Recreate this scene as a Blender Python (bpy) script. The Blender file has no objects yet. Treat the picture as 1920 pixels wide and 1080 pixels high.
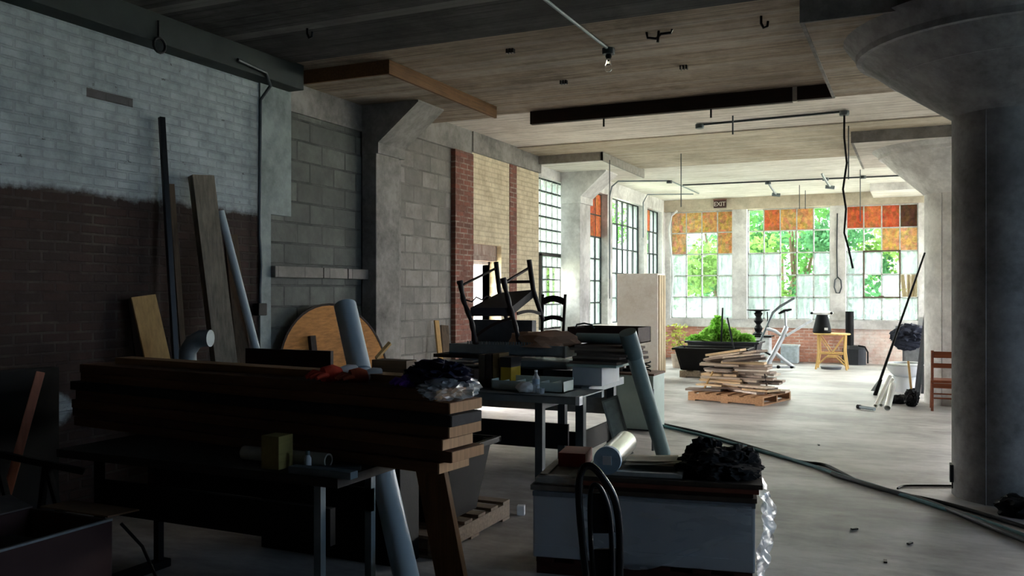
import bpy, bmesh, math, random
from mathutils import Vector, Matrix, Euler, noise

SC = bpy.context.scene
COL = SC.collection
R = math.radians
# ------------------------------------------------------------------ camera
CAMZ, F, HV, YAW = 1.65, 1650.0, 548.0, R(24.7)
SA, CA = math.sin(YAW), math.cos(YAW)

def P(u, v, Z):                       # pixel at camera depth Z
    t = (u - 960) / F
    return Vector((Z * (-SA + t * CA), Z * (CA + t * SA), CAMZ + (HV - v) / F * Z))
def ZY(u, Y):
    return Y / (CA + (u - 960) / F * SA)
def PY(u, v, Y):                      # pixel on the plane y = Y
    return P(u, v, ZY(u, Y))
def ZX(u, X):
    return X / (-SA + (u - 960) / F * CA)
def PX(u, v, X):                      # pixel on the plane x = X
    return P(u, v, ZX(u, X))
def PZ(u, v, z=0.0):                  # pixel on the plane z = z
    return P(u, v, (CAMZ - z) * F / (v - HV))
def xat(u, Y): return PY(u, 0, Y).x
def yat(u, X): return PX(u, 0, X).y
def at(p, z): return Vector((p.x, p.y, z))

cam_d = bpy.data.cameras.new('camera')
cam = bpy.data.objects.new('camera', cam_d)
COL.objects.link(cam)
cam.location = (0, 0, CAMZ)
cam.rotation_euler = (R(90), 0, YAW)
cam_d.sensor_width = 36.0
cam_d.lens = F / 1920 * 36.0
cam_d.shift_y = (HV - 540) / 1920
cam_d.clip_start = 0.05
SC.camera = cam

# ------------------------------------------------------------------ mesh builder
class MB:
    def __init__(self):
        self.bm = bmesh.new()
    def box(self, c, s, rz=0.0, bevel=0.0, rot=None):
        m = Matrix.Translation(Vector(c)) @ (rot.to_4x4() if rot is not None else Matrix.Rotation(rz, 4, 'Z')) @ Matrix.Diagonal((s[0], s[1], s[2], 1))
        r = bmesh.ops.create_cube(self.bm, size=1.0, matrix=m)
        if bevel:
            es = list({e for v in r['verts'] for e in v.link_edges})
            bmesh.ops.bevel(self.bm, geom=es, offset=bevel, segments=2, profile=0.7, affect='EDGES')
        return self
    def bb(self, a, b, bevel=0.0):     # box between two corners
        a, b = Vector(a), Vector(b)
        return self.box((a + b) / 2, [abs(b[i] - a[i]) for i in range(3)], bevel=bevel)
    def bar(self, p0, p1, w, h, side=(1, 0, 0), bevel=0.0):   # rectangular bar; w along side
        p0, p1 = Vector(p0), Vector(p1)
        d = (p1 - p0); L = d.length; d.normalize()
        s = Vector(side); s = (s - d * s.dot(d)).normalized(); n = d.cross(s)
        rot = Matrix((s, n, d)).transposed()
        return self.box((p0 + p1) / 2, (w, h, L), rot=rot, bevel=bevel)
    def tube(self, pts, r, seg=10, cap=True, closed=False):
        pts = [Vector(p) for p in pts]
        n = len(pts)
        rs = r if isinstance(r, (list, tuple)) else [r] * n
        rings = []
        prev = None
        for i, p in enumerate(pts):
            if closed:
                d = pts[(i + 1) % n] - pts[i - 1]
            else:
                d = pts[min(i + 1, n - 1)] - pts[max(i - 1, 0)]
            d.normalize()
            if prev is None:
                a = Vector((0, 0, 1)) if abs(d.z) < 0.9 else Vector((1, 0, 0))
                a = (a - d * a.dot(d)).normalized()
            else:
                a = (prev - d * prev.dot(d)).normalized()
            prev = a
            b = d.cross(a)
            rings.append([self.bm.verts.new(p + (a * math.cos(2 * math.pi * k / seg) + b * math.sin(2 * math.pi * k / seg)) * rs[i]) for k in range(seg)])
        rng = range(n) if closed else range(n - 1)
        for i in rng:
            A, B = rings[i], rings[(i + 1) % n]
            for k in range(seg):
                self.bm.faces.new((A[k], A[(k + 1) % seg], B[(k + 1) % seg], B[k]))
        if cap and not closed:
            self.bm.faces.new(rings[0][::-1]); self.bm.faces.new(rings[-1])
        return self
    def cyl(self, p0, p1, r0, r1=None, seg=20, cap=True):
        return self.tube([p0, p1], [r0, r0 if r1 is None else r1], seg, cap)
    def pipe(self, p0, p1, ro, ri, seg=28):     # open-ended hollow pipe
        p0, p1 = Vector(p0), Vector(p1)
        d = (p1 - p0).normalized()
        a = Vector((0, 0, 1)) if abs(d.z) < 0.9 else Vector((1, 0, 0))
        a = (a - d * a.dot(d)).normalized(); b = d.cross(a)
        rg = []
        for p, r in ((p0, ri), (p0, ro), (p1, ro), (p1, ri)):
            rg.append([self.bm.verts.new(p + (a * math.cos(2 * math.pi * k / seg) + b * math.sin(2 * math.pi * k / seg)) * r) for k in range(seg)])
        for i in range(4):
            A, B = rg[i], rg[(i + 1) % 4]
            for k in range(seg):
                self.bm.faces.new((A[k], A[(k + 1) % seg], B[(k + 1) % seg], B[k]))
        return self
    def lathe(self, c, prof, seg=24, rot=None, phase=0.0, sx=1.0, sy=1.0):
        c = Vector(c); rings = []
        for r, z in prof:
            ring = []
            for k in range(seg):
                a = 2 * math.pi * k / seg + phase
                q = Vector((r * math.cos(a) * sx, r * math.sin(a) * sy, z))
                if rot is not None: q = rot @ q
                ring.append(self.bm.verts.new(c + q))
            rings.append(ring)
        for A, B in zip(rings, rings[1:]):
            for k in range(seg):
                self.bm.faces.new((A[k], A[(k + 1) % seg], B[(k + 1) % seg], B[k]))
        if prof[0][0] > 1e-5: self.bm.faces.new(rings[0][::-1])
        if prof[-1][0] > 1e-5: self.bm.faces.new(rings[-1])
        return self
    def prism(self, poly, vec):
        vec = Vector(vec)
        a = [self.bm.verts.new(Vector(p)) for p in poly]
        b = [self.bm.verts.new(Vector(p) + vec) for p in poly]
        n = len(a)
        self.bm.faces.new(a[::-1]); self.bm.faces.new(b)
        for i in range(n):
            self.bm.faces.new((a[i], a[(i + 1) % n], b[(i + 1) % n], b[i]))
        return self
    def hexa(self, q0, q1):            # two quads joined
        a = [self.bm.verts.new(Vector(p)) for p in q0]; b = [self.bm.verts.new(Vector(p)) for p in q1]
        self.bm.faces.new(a[::-1]); self.bm.faces.new(b)
        for i in range(4):
            self.bm.faces.new((a[i], a[(i + 1) % 4], b[(i + 1) % 4], b[i]))
        return self
    def sheet(self, fn, nu, nv, th=0.0):
        g = [[self.bm.verts.new(Vector(fn(i / nu, j / nv))) for j in range(nv + 1)] for i in range(nu + 1)]
        fs = []
        for i in range(nu):
            for j in range(nv):
                fs.append(self.bm.faces.new((g[i][j], g[i + 1][j], g[i + 1][j + 1], g[i][j + 1])))
        if th:
            bmesh.ops.recalc_face_normals(self.bm, faces=fs)
            bmesh.ops.solidify(self.bm, geom=fs, thickness=th)
        return self
    def blob(self, c, s, seed=0, amp=0.3, freq=2.0, sub=4, floor=None, ridge=False):
        r = bmesh.ops.create_icosphere(self.bm, subdivisions=sub, radius=1.0)
        c = Vector(c); o = Vector((seed * 7.3, seed * 3.1, seed * 1.7))
        for v in r['verts']:
            n = noise.fractal(v.co * freq + o, 0.8, 2.1, 4)
            if ridge: n = 0.5 - abs(n) * 1.6
            q = v.co * (1 + amp * n)
            q = Vector((q.x * s[0], q.y * s[1], q.z * s[2])) + c
            if floor is not None and q.z < floor: q.z = floor + 0.002 * random.random()
            v.co = q
        return self
    def leaves(self, fn, n, size, rnd):
        for _ in range(n):
            p, s = fn(rnd), size * rnd.uniform(0.6, 1.3)
            q = Euler((rnd.uniform(0, 6.3), rnd.uniform(0, 6.3), rnd.uniform(0, 6.3))).to_matrix()
            vs = [self.bm.verts.new(p + q @ (Vector(k) * s)) for k in ((0, -.5, 0), (.28, 0, .06), (0, .55, 0), (-.28, 0, .06))]
            self.bm.faces.new(vs)
        return self
    def build(self, name, mat, parent=None, origin=None, smooth=None, recalc=True):
        bm = self.bm
        if recalc: bmesh.ops.recalc_face_normals(bm, faces=bm.faces[:])
        if parent is not None:
            off = world_loc(parent)
        else:
            off = Vector(origin) if origin is not None else None
            if off is None:
                xs = [v.co.x for v in bm.verts]; ys = [v.co.y for v in bm.verts]
                off = Vector(((min(xs) + max(xs)) / 2, (min(ys) + max(ys)) / 2, min(v.co.z for v in bm.verts)))
        bmesh.ops.translate(bm, verts=bm.verts[:], vec=-off)
        me = bpy.data.meshes.new(name)
        bm.to_mesh(me); bm.free()
        me.materials.append(mat)
        if smooth is not None:
            for p in me.polygons: p.use_smooth = True
            me.set_sharp_from_angle(angle=R(smooth))
        o = bpy.data.objects.new(name, me)
        COL.objects.link(o)
        if parent is not None: o.parent = parent
        else: o.location = off
        return o

def world_loc(o):
    v = Vector(o.location)
    while o.parent is not None:
        o = o.parent; v = v + Vector(o.location)
    return v

def tag(o, label, cat, group=None, kind=None):
    o['label'] = label; o['category'] = cat
    if group: o['group'] = group
    if kind: o['kind'] = kind
    return o
def thing(name, label, cat, loc, group=None):
    o = bpy.data.objects.new(name, None); COL.objects.link(o)
    o.empty_display_size = 0.1
    o.location = loc
    return tag(o, label, cat, group)
def struct(o, label=None):
    o['kind'] = 'structure'
    if label: o['label'] = label
    return o
def copy_tree(o, parent=None):
    c = o.copy(); COL.objects.link(c)
    if parent is not None: c.parent = parent
    for ch in [x for x in o.children]:
        copy_tree(ch, c)
    return c

# ------------------------------------------------------------------ materials
def lin(c):
    return tuple((x / 255 / 12.92 if x / 255 <= .04045 else ((x / 255 + .055) / 1.055) ** 2.4) for x in c) + (1,)

class N:
    """tiny node helper"""
    def __init__(self, name):
        self.m = bpy.data.materials.new(name); self.m.use_nodes = True
        self.t = self.m.node_tree; self.t.nodes.clear()
        self.out = self.t.nodes.new('ShaderNodeOutputMaterial')
    def n(self, typ, **kw):
        x = self.t.nodes.new(typ)
        for k, v in kw.items():
            if k.startswith('i_'):
                x.inputs[k[2:].replace('_', ' ')].default_value = v
            else: setattr(x, k, v)
        return x
    def l(self, a, b): self.t.links.new(a, b)
    def math(self, op, a, b=None, clamp=False):
        x = self.n('ShaderNodeMath', operation=op, use_clamp=clamp)
        for i, q in enumerate((a, b)):
            if q is None: continue
            if isinstance(q, (int, float)): x.inputs[i].default_value = q
            else: self.l(q, x.inputs[i])
        return x.outputs[0]
    def mix(self, f, a, b, mode='MIX'):
        x = self.n('ShaderNodeMix', data_type='RGBA', blend_type=mode)
        for s, q in ((0, f), (6, a), (7, b)):
            if isinstance(q, (int, float)): x.inputs[s].default_value = q
            elif isinstance(q, tuple): x.inputs[s].default_value = q
            else: self.l(q, x.inputs[s])
        return x.outputs[2]
    def pos(self): return self.n('ShaderNodeNewGeometry').outputs['Position']
    def obj(self): return self.n('ShaderNodeTexCoord').outputs['Object']
    def sep(self, v):
        x = self.n('ShaderNodeSeparateXYZ'); self.l(v, x.inputs[0]); return x.outputs
    def comb(self, a, b, c=0.0):
        x = self.n('ShaderNodeCombineXYZ')
        for i, q in enumerate((a, b, c)):
            if isinstance(q, (int, float)): x.inputs[i].default_value = q
            else: self.l(q, x.inputs[i])
        return x.outputs[0]
    def scale(self, v, s):
        x = self.n('ShaderNodeMapping'); self.l(v, x.inputs[0])
        x.inputs['Scale'].default_value = s if isinstance(s, tuple) else (s, s, s); return x.outputs[0]
    def noise(self, v, scale, detail=5, rough=.6):
        x = self.n('ShaderNodeTexNoise'); x.inputs['Scale'].default_value = scale
        x.inputs['Detail'].default_value = detail; x.inputs['Roughness'].default_value = rough
        self.l(v, x.inputs['Vector']); return x.outputs['Fac']
    def ramp(self, f, stops):
        x = self.n('ShaderNodeValToRGB'); cr = x.color_ramp
        while len(cr.elements) < len(stops): cr.elements.new(.5)
        for e, (p, c) in zip(cr.elements, stops):
            e.position = p; e.color = c if isinstance(c, tuple) else (c, c, c, 1)
        self.l(f, x.inputs[0]); return x.outputs[0]
    def bump(self, h, strength=.4, dist=.01):
        x = self.n('ShaderNodeBump'); x.inputs['Strength'].default_value = strength; x.inputs['Distance'].default_value = dist
        self.l(h, x.inputs['Height']); return x.outputs[0]
    def fin(self, col, rough=.8, metal=0., normal=None, spec=.4, **kw):
        b = self.n('ShaderNodeBsdfPrincipled')
        for k, q in (('Base Color', col), ('Roughness', rough), ('Metallic', metal)):
            if isinstance(q, (int, float, tuple)): b.inputs[k].default_value = q
            else: self.l(q, b.inputs[k])
        b.inputs['Specular IOR Level'].default_value = spec
        for k, q in kw.items(): b.inputs[k.replace('_', ' ')].default_value = q
        if normal is not None: self.l(normal, b.inputs['Normal'])
        self.l(b.outputs[0], self.out.inputs[0]); return self.m

MC = {}
def plain(c, rough=.7, metal=0., var=.25, scale=14., spec=.4, bump=.15, name=None):
    """painted / plastic / metal surface with mottled tone"""
    key = ('plain', c, rough, metal, var, scale, spec)
    if key in MC: return MC[key]
    k = N(name or 'surface'); o = k.obj()
    f = k.noise(o, scale)
    L = lin(c); dk = tuple(x * (1 - var) for x in L[:3]) + (1,); lt = tuple(min(1, x * (1 + var * .6)) for x in L[:3]) + (1,)
    col = k.ramp(f, [(.3, dk), (.7, lt)])
    MC[key] = k.fin(col, rough, metal, k.bump(k.noise(o, scale * 5), bump, .004), spec)
    return MC[key]
def wood(c, axis='x', rough=.75, contrast=.45, scale=1.0):
    key = ('wood', c, axis, rough, contrast)
    if key in MC: return MC[key]
    k = N('wood'); o = k.obj()
    s = {'x': (1.2, 26, 26), 'y': (26, 1.2, 26), 'z': (26, 26, 1.2)}[axis]
    v = k.scale(o, tuple(a * scale for a in s))
    f = k.noise(v, 1.6, 6, .65); g = k.noise(k.scale(o, 3.0), 1.5, 3)
    f = k.math('ADD', k.math('MULTIPLY', f, .7), k.math('MULTIPLY', g, .3))
    L = lin(c); dk = tuple(x * (1 - contrast) for x in L[:3]) + (1,); lt = tuple(min(1, x * (1 + contrast * .5)) for x in L[:3]) + (1,)
    col = k.ramp(f, [(.34, dk), (.66, lt)])
    MC[key] = k.fin(col, rough, 0, k.bump(f, .25, .004), .3)
    return MC[key]
def osb(c, seed=0.):
    key = ('osb', c)
    if key in MC: return MC[key]
    k = N('strand_board'); p = k.pos(); s = k.sep(p)
    v = k.comb(k.math('ADD', s[0], s[1]), s[2], seed)
    vo = k.n('ShaderNodeTexVoronoi'); vo.inputs['Scale'].default_value = 14
    k.l(k.scale(v, (1, .55, 1)), vo.inputs['Vector'])
    f = k.noise(v, 9, 6, .75)
    L = lin(c)
    a = k.mix(k.ramp(f, [(.35, 0.), (.65, 1.)]), tuple(x * .55 for x in L[:3]) + (1,), tuple(min(1, x * 1.25) for x in L[:3]) + (1,))
    col = k.mix(.25, a, vo.outputs['Color'], 'OVERLAY')
    # no light passes; the backlit glow is put into the board colours
    k.fin(col, .85, 0, None, .2)
    MC[key] = k.m
    return MC[key]
def concrete(name, c, c2, scale=1.2, boards=None, rough=.9, stain=None, bumps=.4, aniso=(1, 1, 1)):
    k = N(name); p = k.pos()
    f = k.noise(k.scale(p, aniso), scale, 8, .65); g = k.noise(k.scale(p, aniso), scale * 7, 6, .7)
    h = k.math('ADD', k.math('MULTIPLY', f, .65), k.math('MULTIPLY', g, .35))
    col = k.ramp(h, [(.36, lin(c2)), (.6, lin(c))])
    b = h
    if boards:
        s = k.sep(p)
        q = k.math('MULTIPLY', s[1], 1 / boards)
        fr = k.math('FRACT', q)
        edge = k.math('LESS_THAN', k.math('ABSOLUTE', k.math('SUBTRACT', fr, .5)), .06)
        cell = k.n('ShaderNodeTexWhiteNoise', noise_dimensions='1D'); k.l(k.math('FLOOR', q), cell.inputs['W'])
        line = k.noise(k.scale(p, (.9, 24, 1)), 1.0, 6, .7)
        edge = k.math('MULTIPLY', edge, k.ramp(k.noise(k.scale(p, (1.3, 6, 1)), 1.2), [(.42, 0.), (.56, 1.)]))
        col = k.mix(k.math('MULTIPLY', edge, .75), col, tuple(x * .3 for x in lin(c2)[:3]) + (1,))
        col = k.mix(k.math('MULTIPLY', k.ramp(line, [(.45, 0.), (.7, 1.)]), .55), col, tuple(x * .55 for x in lin(c2)[:3]) + (1,))
        col = k.mix(k.math('MULTIPLY', k.math('SUBTRACT', cell.outputs['Value'], .5), .3), col, (0.9, .88, .84, 1))
        b = k.math('SUBTRACT', k.math('MULTIPLY', line, .6), k.math('MULTIPLY', edge, .8))
    if stain:
        st = k.ramp(k.noise(p, .55, 6, .7), [(.5, 0.), (.66, 1.)])
        col = k.mix(k.math('MULTIPLY', st, .6), col, lin(stain))
    return k.fin(col, rough, 0, k.bump(b, bumps, .012), .45 if name == 'floor_concrete' else .25)
def brick(name, c1, c2, mort, plane='yz', bw=.22, bh=.075, paint=None, paint_z=None, patch=False, mortar_w=.012, bumps=.8, paint_var=None, mort_paint=None):
    k = N(name); p = k.pos(); s = k.sep(p)
    wob = k.math('MULTIPLY', k.math('SUBTRACT', k.noise(p, 3.0, 3), .5), .018)
    h = s[1] if plane == 'yz' else s[0]
    v = k.comb(h, k.math('ADD', s[2], wob))
    b = k.n('ShaderNodeTexBrick')
    k.l(v, b.inputs['Vector'])
    for kk, q in (('Color1', lin(c1)), ('Color2', lin(c2)), ('Mortar', lin(mort)), ('Scale', 1.0), ('Mortar Size', mortar_w), ('Mortar Smooth', .3), ('Bias', 0.), ('Brick Width', bw), ('Row Height', bh)):
        b.inputs[kk].default_value = q
    n1 = k.noise(p, 4, 6, .7); n2 = k.noise(p, 22, 5, .7)
    col = k.mix(k.ramp(n1, [(.35, 0.), (.7, .65)]), b.outputs['Color'], tuple(x * .45 for x in lin(c2)[:3]) + (1,))
    col = k.mix(k.math('MULTIPLY', n2, .3), col, lin(mort))
    n3 = k.ramp(k.noise(p, 2.6, 5, .7), [(.42, .85), (.6, .1)])
    if not paint or paint_z is not None: col = k.mix(k.math('MULTIPLY', b.outputs['Fac'], n3), col, lin(c2))
    if paint:
        pv = k.ramp(n1, [(.3, lin(paint_var or paint)), (.65, lin(paint))])
        pv = k.mix(k.math('MULTIPLY', b.outputs['Fac'], .22), pv, lin(mort_paint or mort))
        chips = k.ramp(k.math('ADD', k.noise(k.scale(p, (1, 1, 1.8)), 5.5, 6, .75), k.math('MULTIPLY', b.outputs['Fac'], .05)), [(.68, 0.), (.7, 1.)])
        pv = k.mix(k.math('MULTIPLY', chips, .7), pv, col)
        if paint_z is not None:
            zz = k.math('ADD', s[2], k.math('MULTIPLY', k.math('SUBTRACT', k.noise(p, 4.5, 6, .7), .5), .2))
            fac = k.math('MULTIPLY', k.math('SUBTRACT', zz, paint_z - .03), 16., True)
            if patch:      # a dab of pale paint low on the wall and a row of bare bricks high up
                d = k.math('ADD', k.math('ABSOLUTE', k.math('MULTIPLY', k.math('SUBTRACT', h, 4.5), 2.6)), k.math('ABSOLUTE', k.math('MULTIPLY', k.math('SUBTRACT', zz, .78), 3.6)))
                fac = k.math('MAXIMUM', fac, k.math('MULTIPLY', k.math('SUBTRACT', .62, d), 5., True))
                bare = k.math('MULTIPLY', k.math('LESS_THAN', k.math('ABSOLUTE', k.math('SUBTRACT', h, 5.0)), .22), k.math('LESS_THAN', k.math('ABSOLUTE', k.math('SUBTRACT', s[2], 3.19)), .036))
                fac = k.math('MULTIPLY', fac, k.math('SUBTRACT', 1., k.math('MULTIPLY', bare, .8)))
            col = k.mix(fac, col, pv)
        else: col = pv
    hgt = k.math('ADD', k.math('MULTIPLY', b.outputs['Fac'], -1.), k.math('MULTIPLY', n2, .5))
    return k.fin(col, .88, 0, k.bump(hgt, bumps, .01), .25)
WORLD, SUN_A, SUN_B, SUN_C, EXPO = 2.0, 30.0, 21.0, 9.5, 1.45
# ------------------------------------------------------------------ setting
XL, YB, XR, YF, ZC = -5.8, 21.8, 7.0, -5.0, 3.95
def wy(u): return yat(u, XL)
def wx(u): return xat(u, YB)

m_floor = concrete('floor_concrete', (182, 178, 176), (118, 113, 110), .9, stain=(98, 91, 85), rough=.52, bumps=.12, aniso=(.55, 1.3, 1))
m_ceil_dark = concrete('ceiling_dark_grey', (84, 83, 82), (44, 44, 45), 1.0, boards=.14, stain=(34, 34, 35))  # darker grey concrete for the zone nearest the camera
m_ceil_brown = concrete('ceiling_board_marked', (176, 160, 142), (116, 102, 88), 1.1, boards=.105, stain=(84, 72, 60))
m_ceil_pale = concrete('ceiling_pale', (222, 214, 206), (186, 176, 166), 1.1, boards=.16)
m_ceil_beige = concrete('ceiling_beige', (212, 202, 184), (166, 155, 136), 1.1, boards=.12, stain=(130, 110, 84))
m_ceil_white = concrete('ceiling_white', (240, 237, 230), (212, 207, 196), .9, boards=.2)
m_conc = concrete('concrete_grey', (150, 146, 142), (96, 93, 90), 1.6, bumps=.5)
m_conc_light = concrete('concrete_whitewashed', (230, 228, 226), (184, 181, 180), 1.8, stain=(126, 120, 116))
m_conc_col = concrete('column_concrete', (168, 166, 166), (112, 110, 110), 1.4, stain=(92, 90, 90))
m_plaster = concrete('plaster_blue_grey', (150, 160, 160), (104, 112, 112), 1.5)
m_greenblack = plain((30, 40, 40), .75, 0, .35, 3.)
m_brick_left = brick('brick_left', (66, 44, 38), (48, 36, 34), (82, 74, 68), paint=(172, 182, 186), paint_z=2.42, patch=True, paint_var=(130, 140, 144), mort_paint=(110, 116, 120))
m_block = brick('block_wall', (124, 126, 120), (98, 100, 96), (70, 72, 70), bw=.42, bh=.215, mortar_w=.012, bumps=.9)
m_block_light = brick('block_wall_pale', (166, 160, 154), (134, 130, 125), (106, 102, 99), bw=.42, bh=.215, mortar_w=.012, bumps=.9)
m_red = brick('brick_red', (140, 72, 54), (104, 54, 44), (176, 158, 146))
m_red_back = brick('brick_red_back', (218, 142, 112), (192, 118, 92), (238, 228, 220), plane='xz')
m_cream = brick('brick_cream', (150, 110, 90), (120, 86, 72), (150, 140, 120), paint=(226, 212, 184), paint_var=(186, 170, 142), mort_paint=(120, 104, 84))
m_white_brick = brick('brick_white', (150, 120, 104), (130, 104, 92), (170, 160, 150), paint=(232, 228, 220), paint_var=(200, 190, 180))
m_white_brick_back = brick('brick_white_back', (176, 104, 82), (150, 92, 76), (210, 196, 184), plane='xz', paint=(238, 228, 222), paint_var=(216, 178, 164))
m_steel = plain((52, 58, 60), .6, .3, .2, name='steel_frame')
m_white_frame = plain((196, 200, 198), .6, 0, .3, name='painted_frame')
m_oldwood = wood((126, 86, 50), 'y')
m_darkboard = wood((40, 26, 20), 'x')

def glass_mat(name, clear, tint=(1, 1, 1, 1)):
    k = N(name)
    tr = k.n('ShaderNodeBsdfTransparent'); tr.inputs[0].default_value = tint
    gl = k.n('ShaderNodeBsdfGlossy'); gl.inputs['Roughness'].default_value = .08
    if clear:
        mx = k.n('ShaderNodeMixShader'); mx.inputs[0].default_value = .05
        k.l(tr.outputs[0], mx.inputs[1]); k.l(gl.outputs[0], mx.inputs[2])
    else:
        tl = k.n('ShaderNodeBsdfTranslucent')
        p = k.pos(); s = k.sep(p)
        f = k.noise(k.comb(k.math('MULTIPLY', k.math('ADD', s[0], s[1]), 9.), k.math('MULTIPLY', s[2], 1.2)), 1.5, 5, .7)
        cell = k.n('ShaderNodeTexWhiteNoise', noise_dimensions='3D')
        k.l(k.comb(k.math('FLOOR', k.math('MULTIPLY', k.math('ADD', s[0], s[1]), 1.9)), k.math('FLOOR', k.math('MULTIPLY', s[2], 1.9))), cell.inputs['Vector'])
        c = k.ramp(f, [(.3, (.08, .105, .102, 1)), (.7, (.22, .245, .24, 1))])
        k.l(c, tl.inputs[0])
        m1 = k.n('ShaderNodeMixShader'); k.l(k.math('ADD', .34, k.math('MULTIPLY', cell.outputs['Value'], .3)), m1.inputs[0])
        k.l(tr.outputs[0], m1.inputs[1]); k.l(tl.outputs[0], m1.inputs[2])
        mx = k.n('ShaderNodeMixShader'); mx.inputs[0].default_value = .04
        k.l(m1.outputs[0], mx.inputs[1]); k.l(gl.outputs[0], mx.inputs[2])
    k.l(mx.outputs[0], k.out.inputs[0])
    return k.m
m_clear = glass_mat('clear_glass', True, (.8, .84, .82, 1))
m_open = glass_mat('open_glass', True)
m_frost = glass_mat('ribbed_glass', False, (.52, .56, .55, 1))
m_tintglass = glass_mat('light_tint_glass', True, (.50, .57, .64, 1))  # tint added so the unseen right window sends in dimmer, bluer light

# floor, ceiling, terrain
struct(MB().bb((XL - .35, YF, -.2), (XR, YB + .3, 0)).build('floor', m_floor, origin=(0, 0, 0)))
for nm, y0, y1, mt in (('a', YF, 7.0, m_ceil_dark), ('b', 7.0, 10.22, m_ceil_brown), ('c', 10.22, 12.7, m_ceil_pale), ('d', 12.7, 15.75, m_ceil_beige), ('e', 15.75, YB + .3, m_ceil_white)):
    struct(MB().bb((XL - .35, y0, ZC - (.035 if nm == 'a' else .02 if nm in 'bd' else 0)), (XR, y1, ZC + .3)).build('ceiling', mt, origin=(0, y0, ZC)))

# left wall, from the camera outwards
def lw(y0, y1, z0, z1, mt, x=XL, th=.35, name='wall_left', bevel=0):
    return struct(MB().bb((x - th, y0, z0), (x, y1, z1), bevel).build(name, mt, origin=(x, y0, z0)))
Y1, Y2, Y3, Y4, Y5 = wy(485), wy(543), wy(690), wy(752), wy(848)
Y6, Y7, Y8, Y9, Y10 = wy(882), wy(955), wy(968), wy(1010), wy(1073)
lw(YF, Y1, 0, ZC, m_brick_left)
lw(Y1, wy(505), 0, ZC, m_plaster, x=XL + .02, th=.37)
lw(wy(505), Y2, 2.42, ZC, m_plaster, x=XL + .02, th=.37)
lw(wy(505), Y2, 0, 2.42, m_block, x=XL - .03, th=.32)
lw(Y2, Y3, 0, 3.5, m_block, x=XL - .03, th=.32)
lw(Y2, Y3, 3.5, ZC, m_conc, x=XL + .0, th=.35)
for q0, q1 in ((506, 596), (598, 642), (644, 690)):      # row of thin blocks standing proud
    lw(wy(q0), wy(q1), 1.80, 1.91, m_block_light, x=XL + .07, th=.1, name='trim_1', bevel=.008)
lw(Y3 - .02, Y4, 0, ZC, m_conc, x=XL, th=.3)
struct(MB().bb((XL - .02, 8.5, 0), (-5.62, 9.0, ZC), .015).build('pilaster', m_conc))
lw(Y4, Y5, 0, 3.62, m_block_light, x=XL - .02, th=.33)
lw(Y4, Y6, 3.62, ZC, m_conc, x=XL + .03, th=.38)
lw(Y5, Y6, 0, 3.62, m_red, x=XL + .05, th=.4)
DY0, DY1, DZ = wy(885), wy(940), 2.12
lw(Y6, DY0, 0, ZC, m_cream)
lw(DY0, DY1, 2.36, ZC, m_cream)
lw(DY1, Y7, 0, ZC, m_cream)
m_lintel = brick('brick_lintel', (190, 170, 160), (150, 120, 110), (210, 200, 190), bw=.09, bh=.22, bumps=1.5)
lw(DY0, DY1, DZ, 2.36, m_lintel, x=XL - .08, th=.25)
lw(Y7, Y8, 0, ZC, m_red, x=XL + .01, th=.36)
lw(Y8, Y9, 0, ZC, m_cream)
lw(Y6, Y9, 3.66, ZC, m_conc, x=XL + .05, th=.1)
lw(Y9, Y10, 0, 1.0, m_white_brick); lw(Y9, Y10, 3.62, ZC, m_conc_light)
P2a, P2b = 14.75, 15.3
lw(Y10, wy(1101), 0, ZC, m_conc_light)
struct(MB().bb((XL - .02, P2a, 0), (-5.45, P2b, ZC), .015).build('pilaster', m_conc_light))
W2, W3, W4 = (wy(1101), wy(1134)), (wy(1143), wy(1203)), (wy(1209), wy(1239))
lw(W2[0], W4[1], 0, 1.0, m_white_brick); lw(W2[0], YB, 3.65, ZC, m_conc_light, x=XL + .03)
lw(W2[1], W3[0], 1.0, 3.65, m_conc_light, x=XL + .06); lw(W3[1], W4[0], 1.0, 3.65, m_conc_light, x=XL + .06)
lw(W4[1], YB + .3, 0, 3.65, m_conc_light, x=XL + .03)
# dark painted beam along the first bay
struct(MB().bb((XL - .02, YF, 3.68), (XL + .2, wy(540), ZC + .02), .01).build('beam', m_greenblack))

# corbelled bracket on each left pilaster and the drop panel above it
def bracket(y0, y1, x0, xw, mt, zb):
    poly = [(XL, y0, ZC), (x0, y0, ZC), (x0, y0, 3.78), (xw, y0, zb), (xw, y0, zb - .12), (XL, y0, zb - .12)]
    struct(MB().prism(poly, (0, y1 - y0, 0)).build('corbel', mt))
bracket(8.48, 9.06, -5.05, -5.58, m_conc, 3.36)
bracket(14.7, 15.35, -4.95, -5.42, m_conc_light, 3.36)
def panel(x0, x1, y0, y1, zb, mt, edge, edges):
    o = thing_struct('drop_panel', (x0, y0, zb))
    MB().bb((x0, y0, zb), (x1, y1, ZC + .02)).build('soffit', mt, o)
    t = .03
    for e in edges:
        if e == 'front': a, b = (x0, y0 - t, zb - .01), (x1 + t, y0, ZC)
        if e == 'right': a, b = (x1, y0 - t, zb - .01), (x1 + t, y1, ZC)
        if e == 'left': a, b = (x0 - t, y0 - t, zb - .01), (x0, y1, ZC)
        MB().bb(a, b).build('edge_board', edge, o)
    return o
def thing_struct(name, loc):
    o = bpy.data.objects.new(name, None); COL.objects.link(o); o.location = loc
    o['kind'] = 'structure'; return o
panel(XL, -4.72, 7.35, 9.75, 3.8, m_ceil_brown, wood((112, 78, 46), 'y', contrast=.5), ('front', 'right'))
panel(XL, -4.66, 13.6, 16.0, 3.8, m_ceil_white, plain((150, 146, 140), .9), ('front', 'right'))
panel(-.8, 2.2, 7.2, 10.1, 3.76, m_ceil_brown, m_conc, ('left', 'front'))
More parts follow.
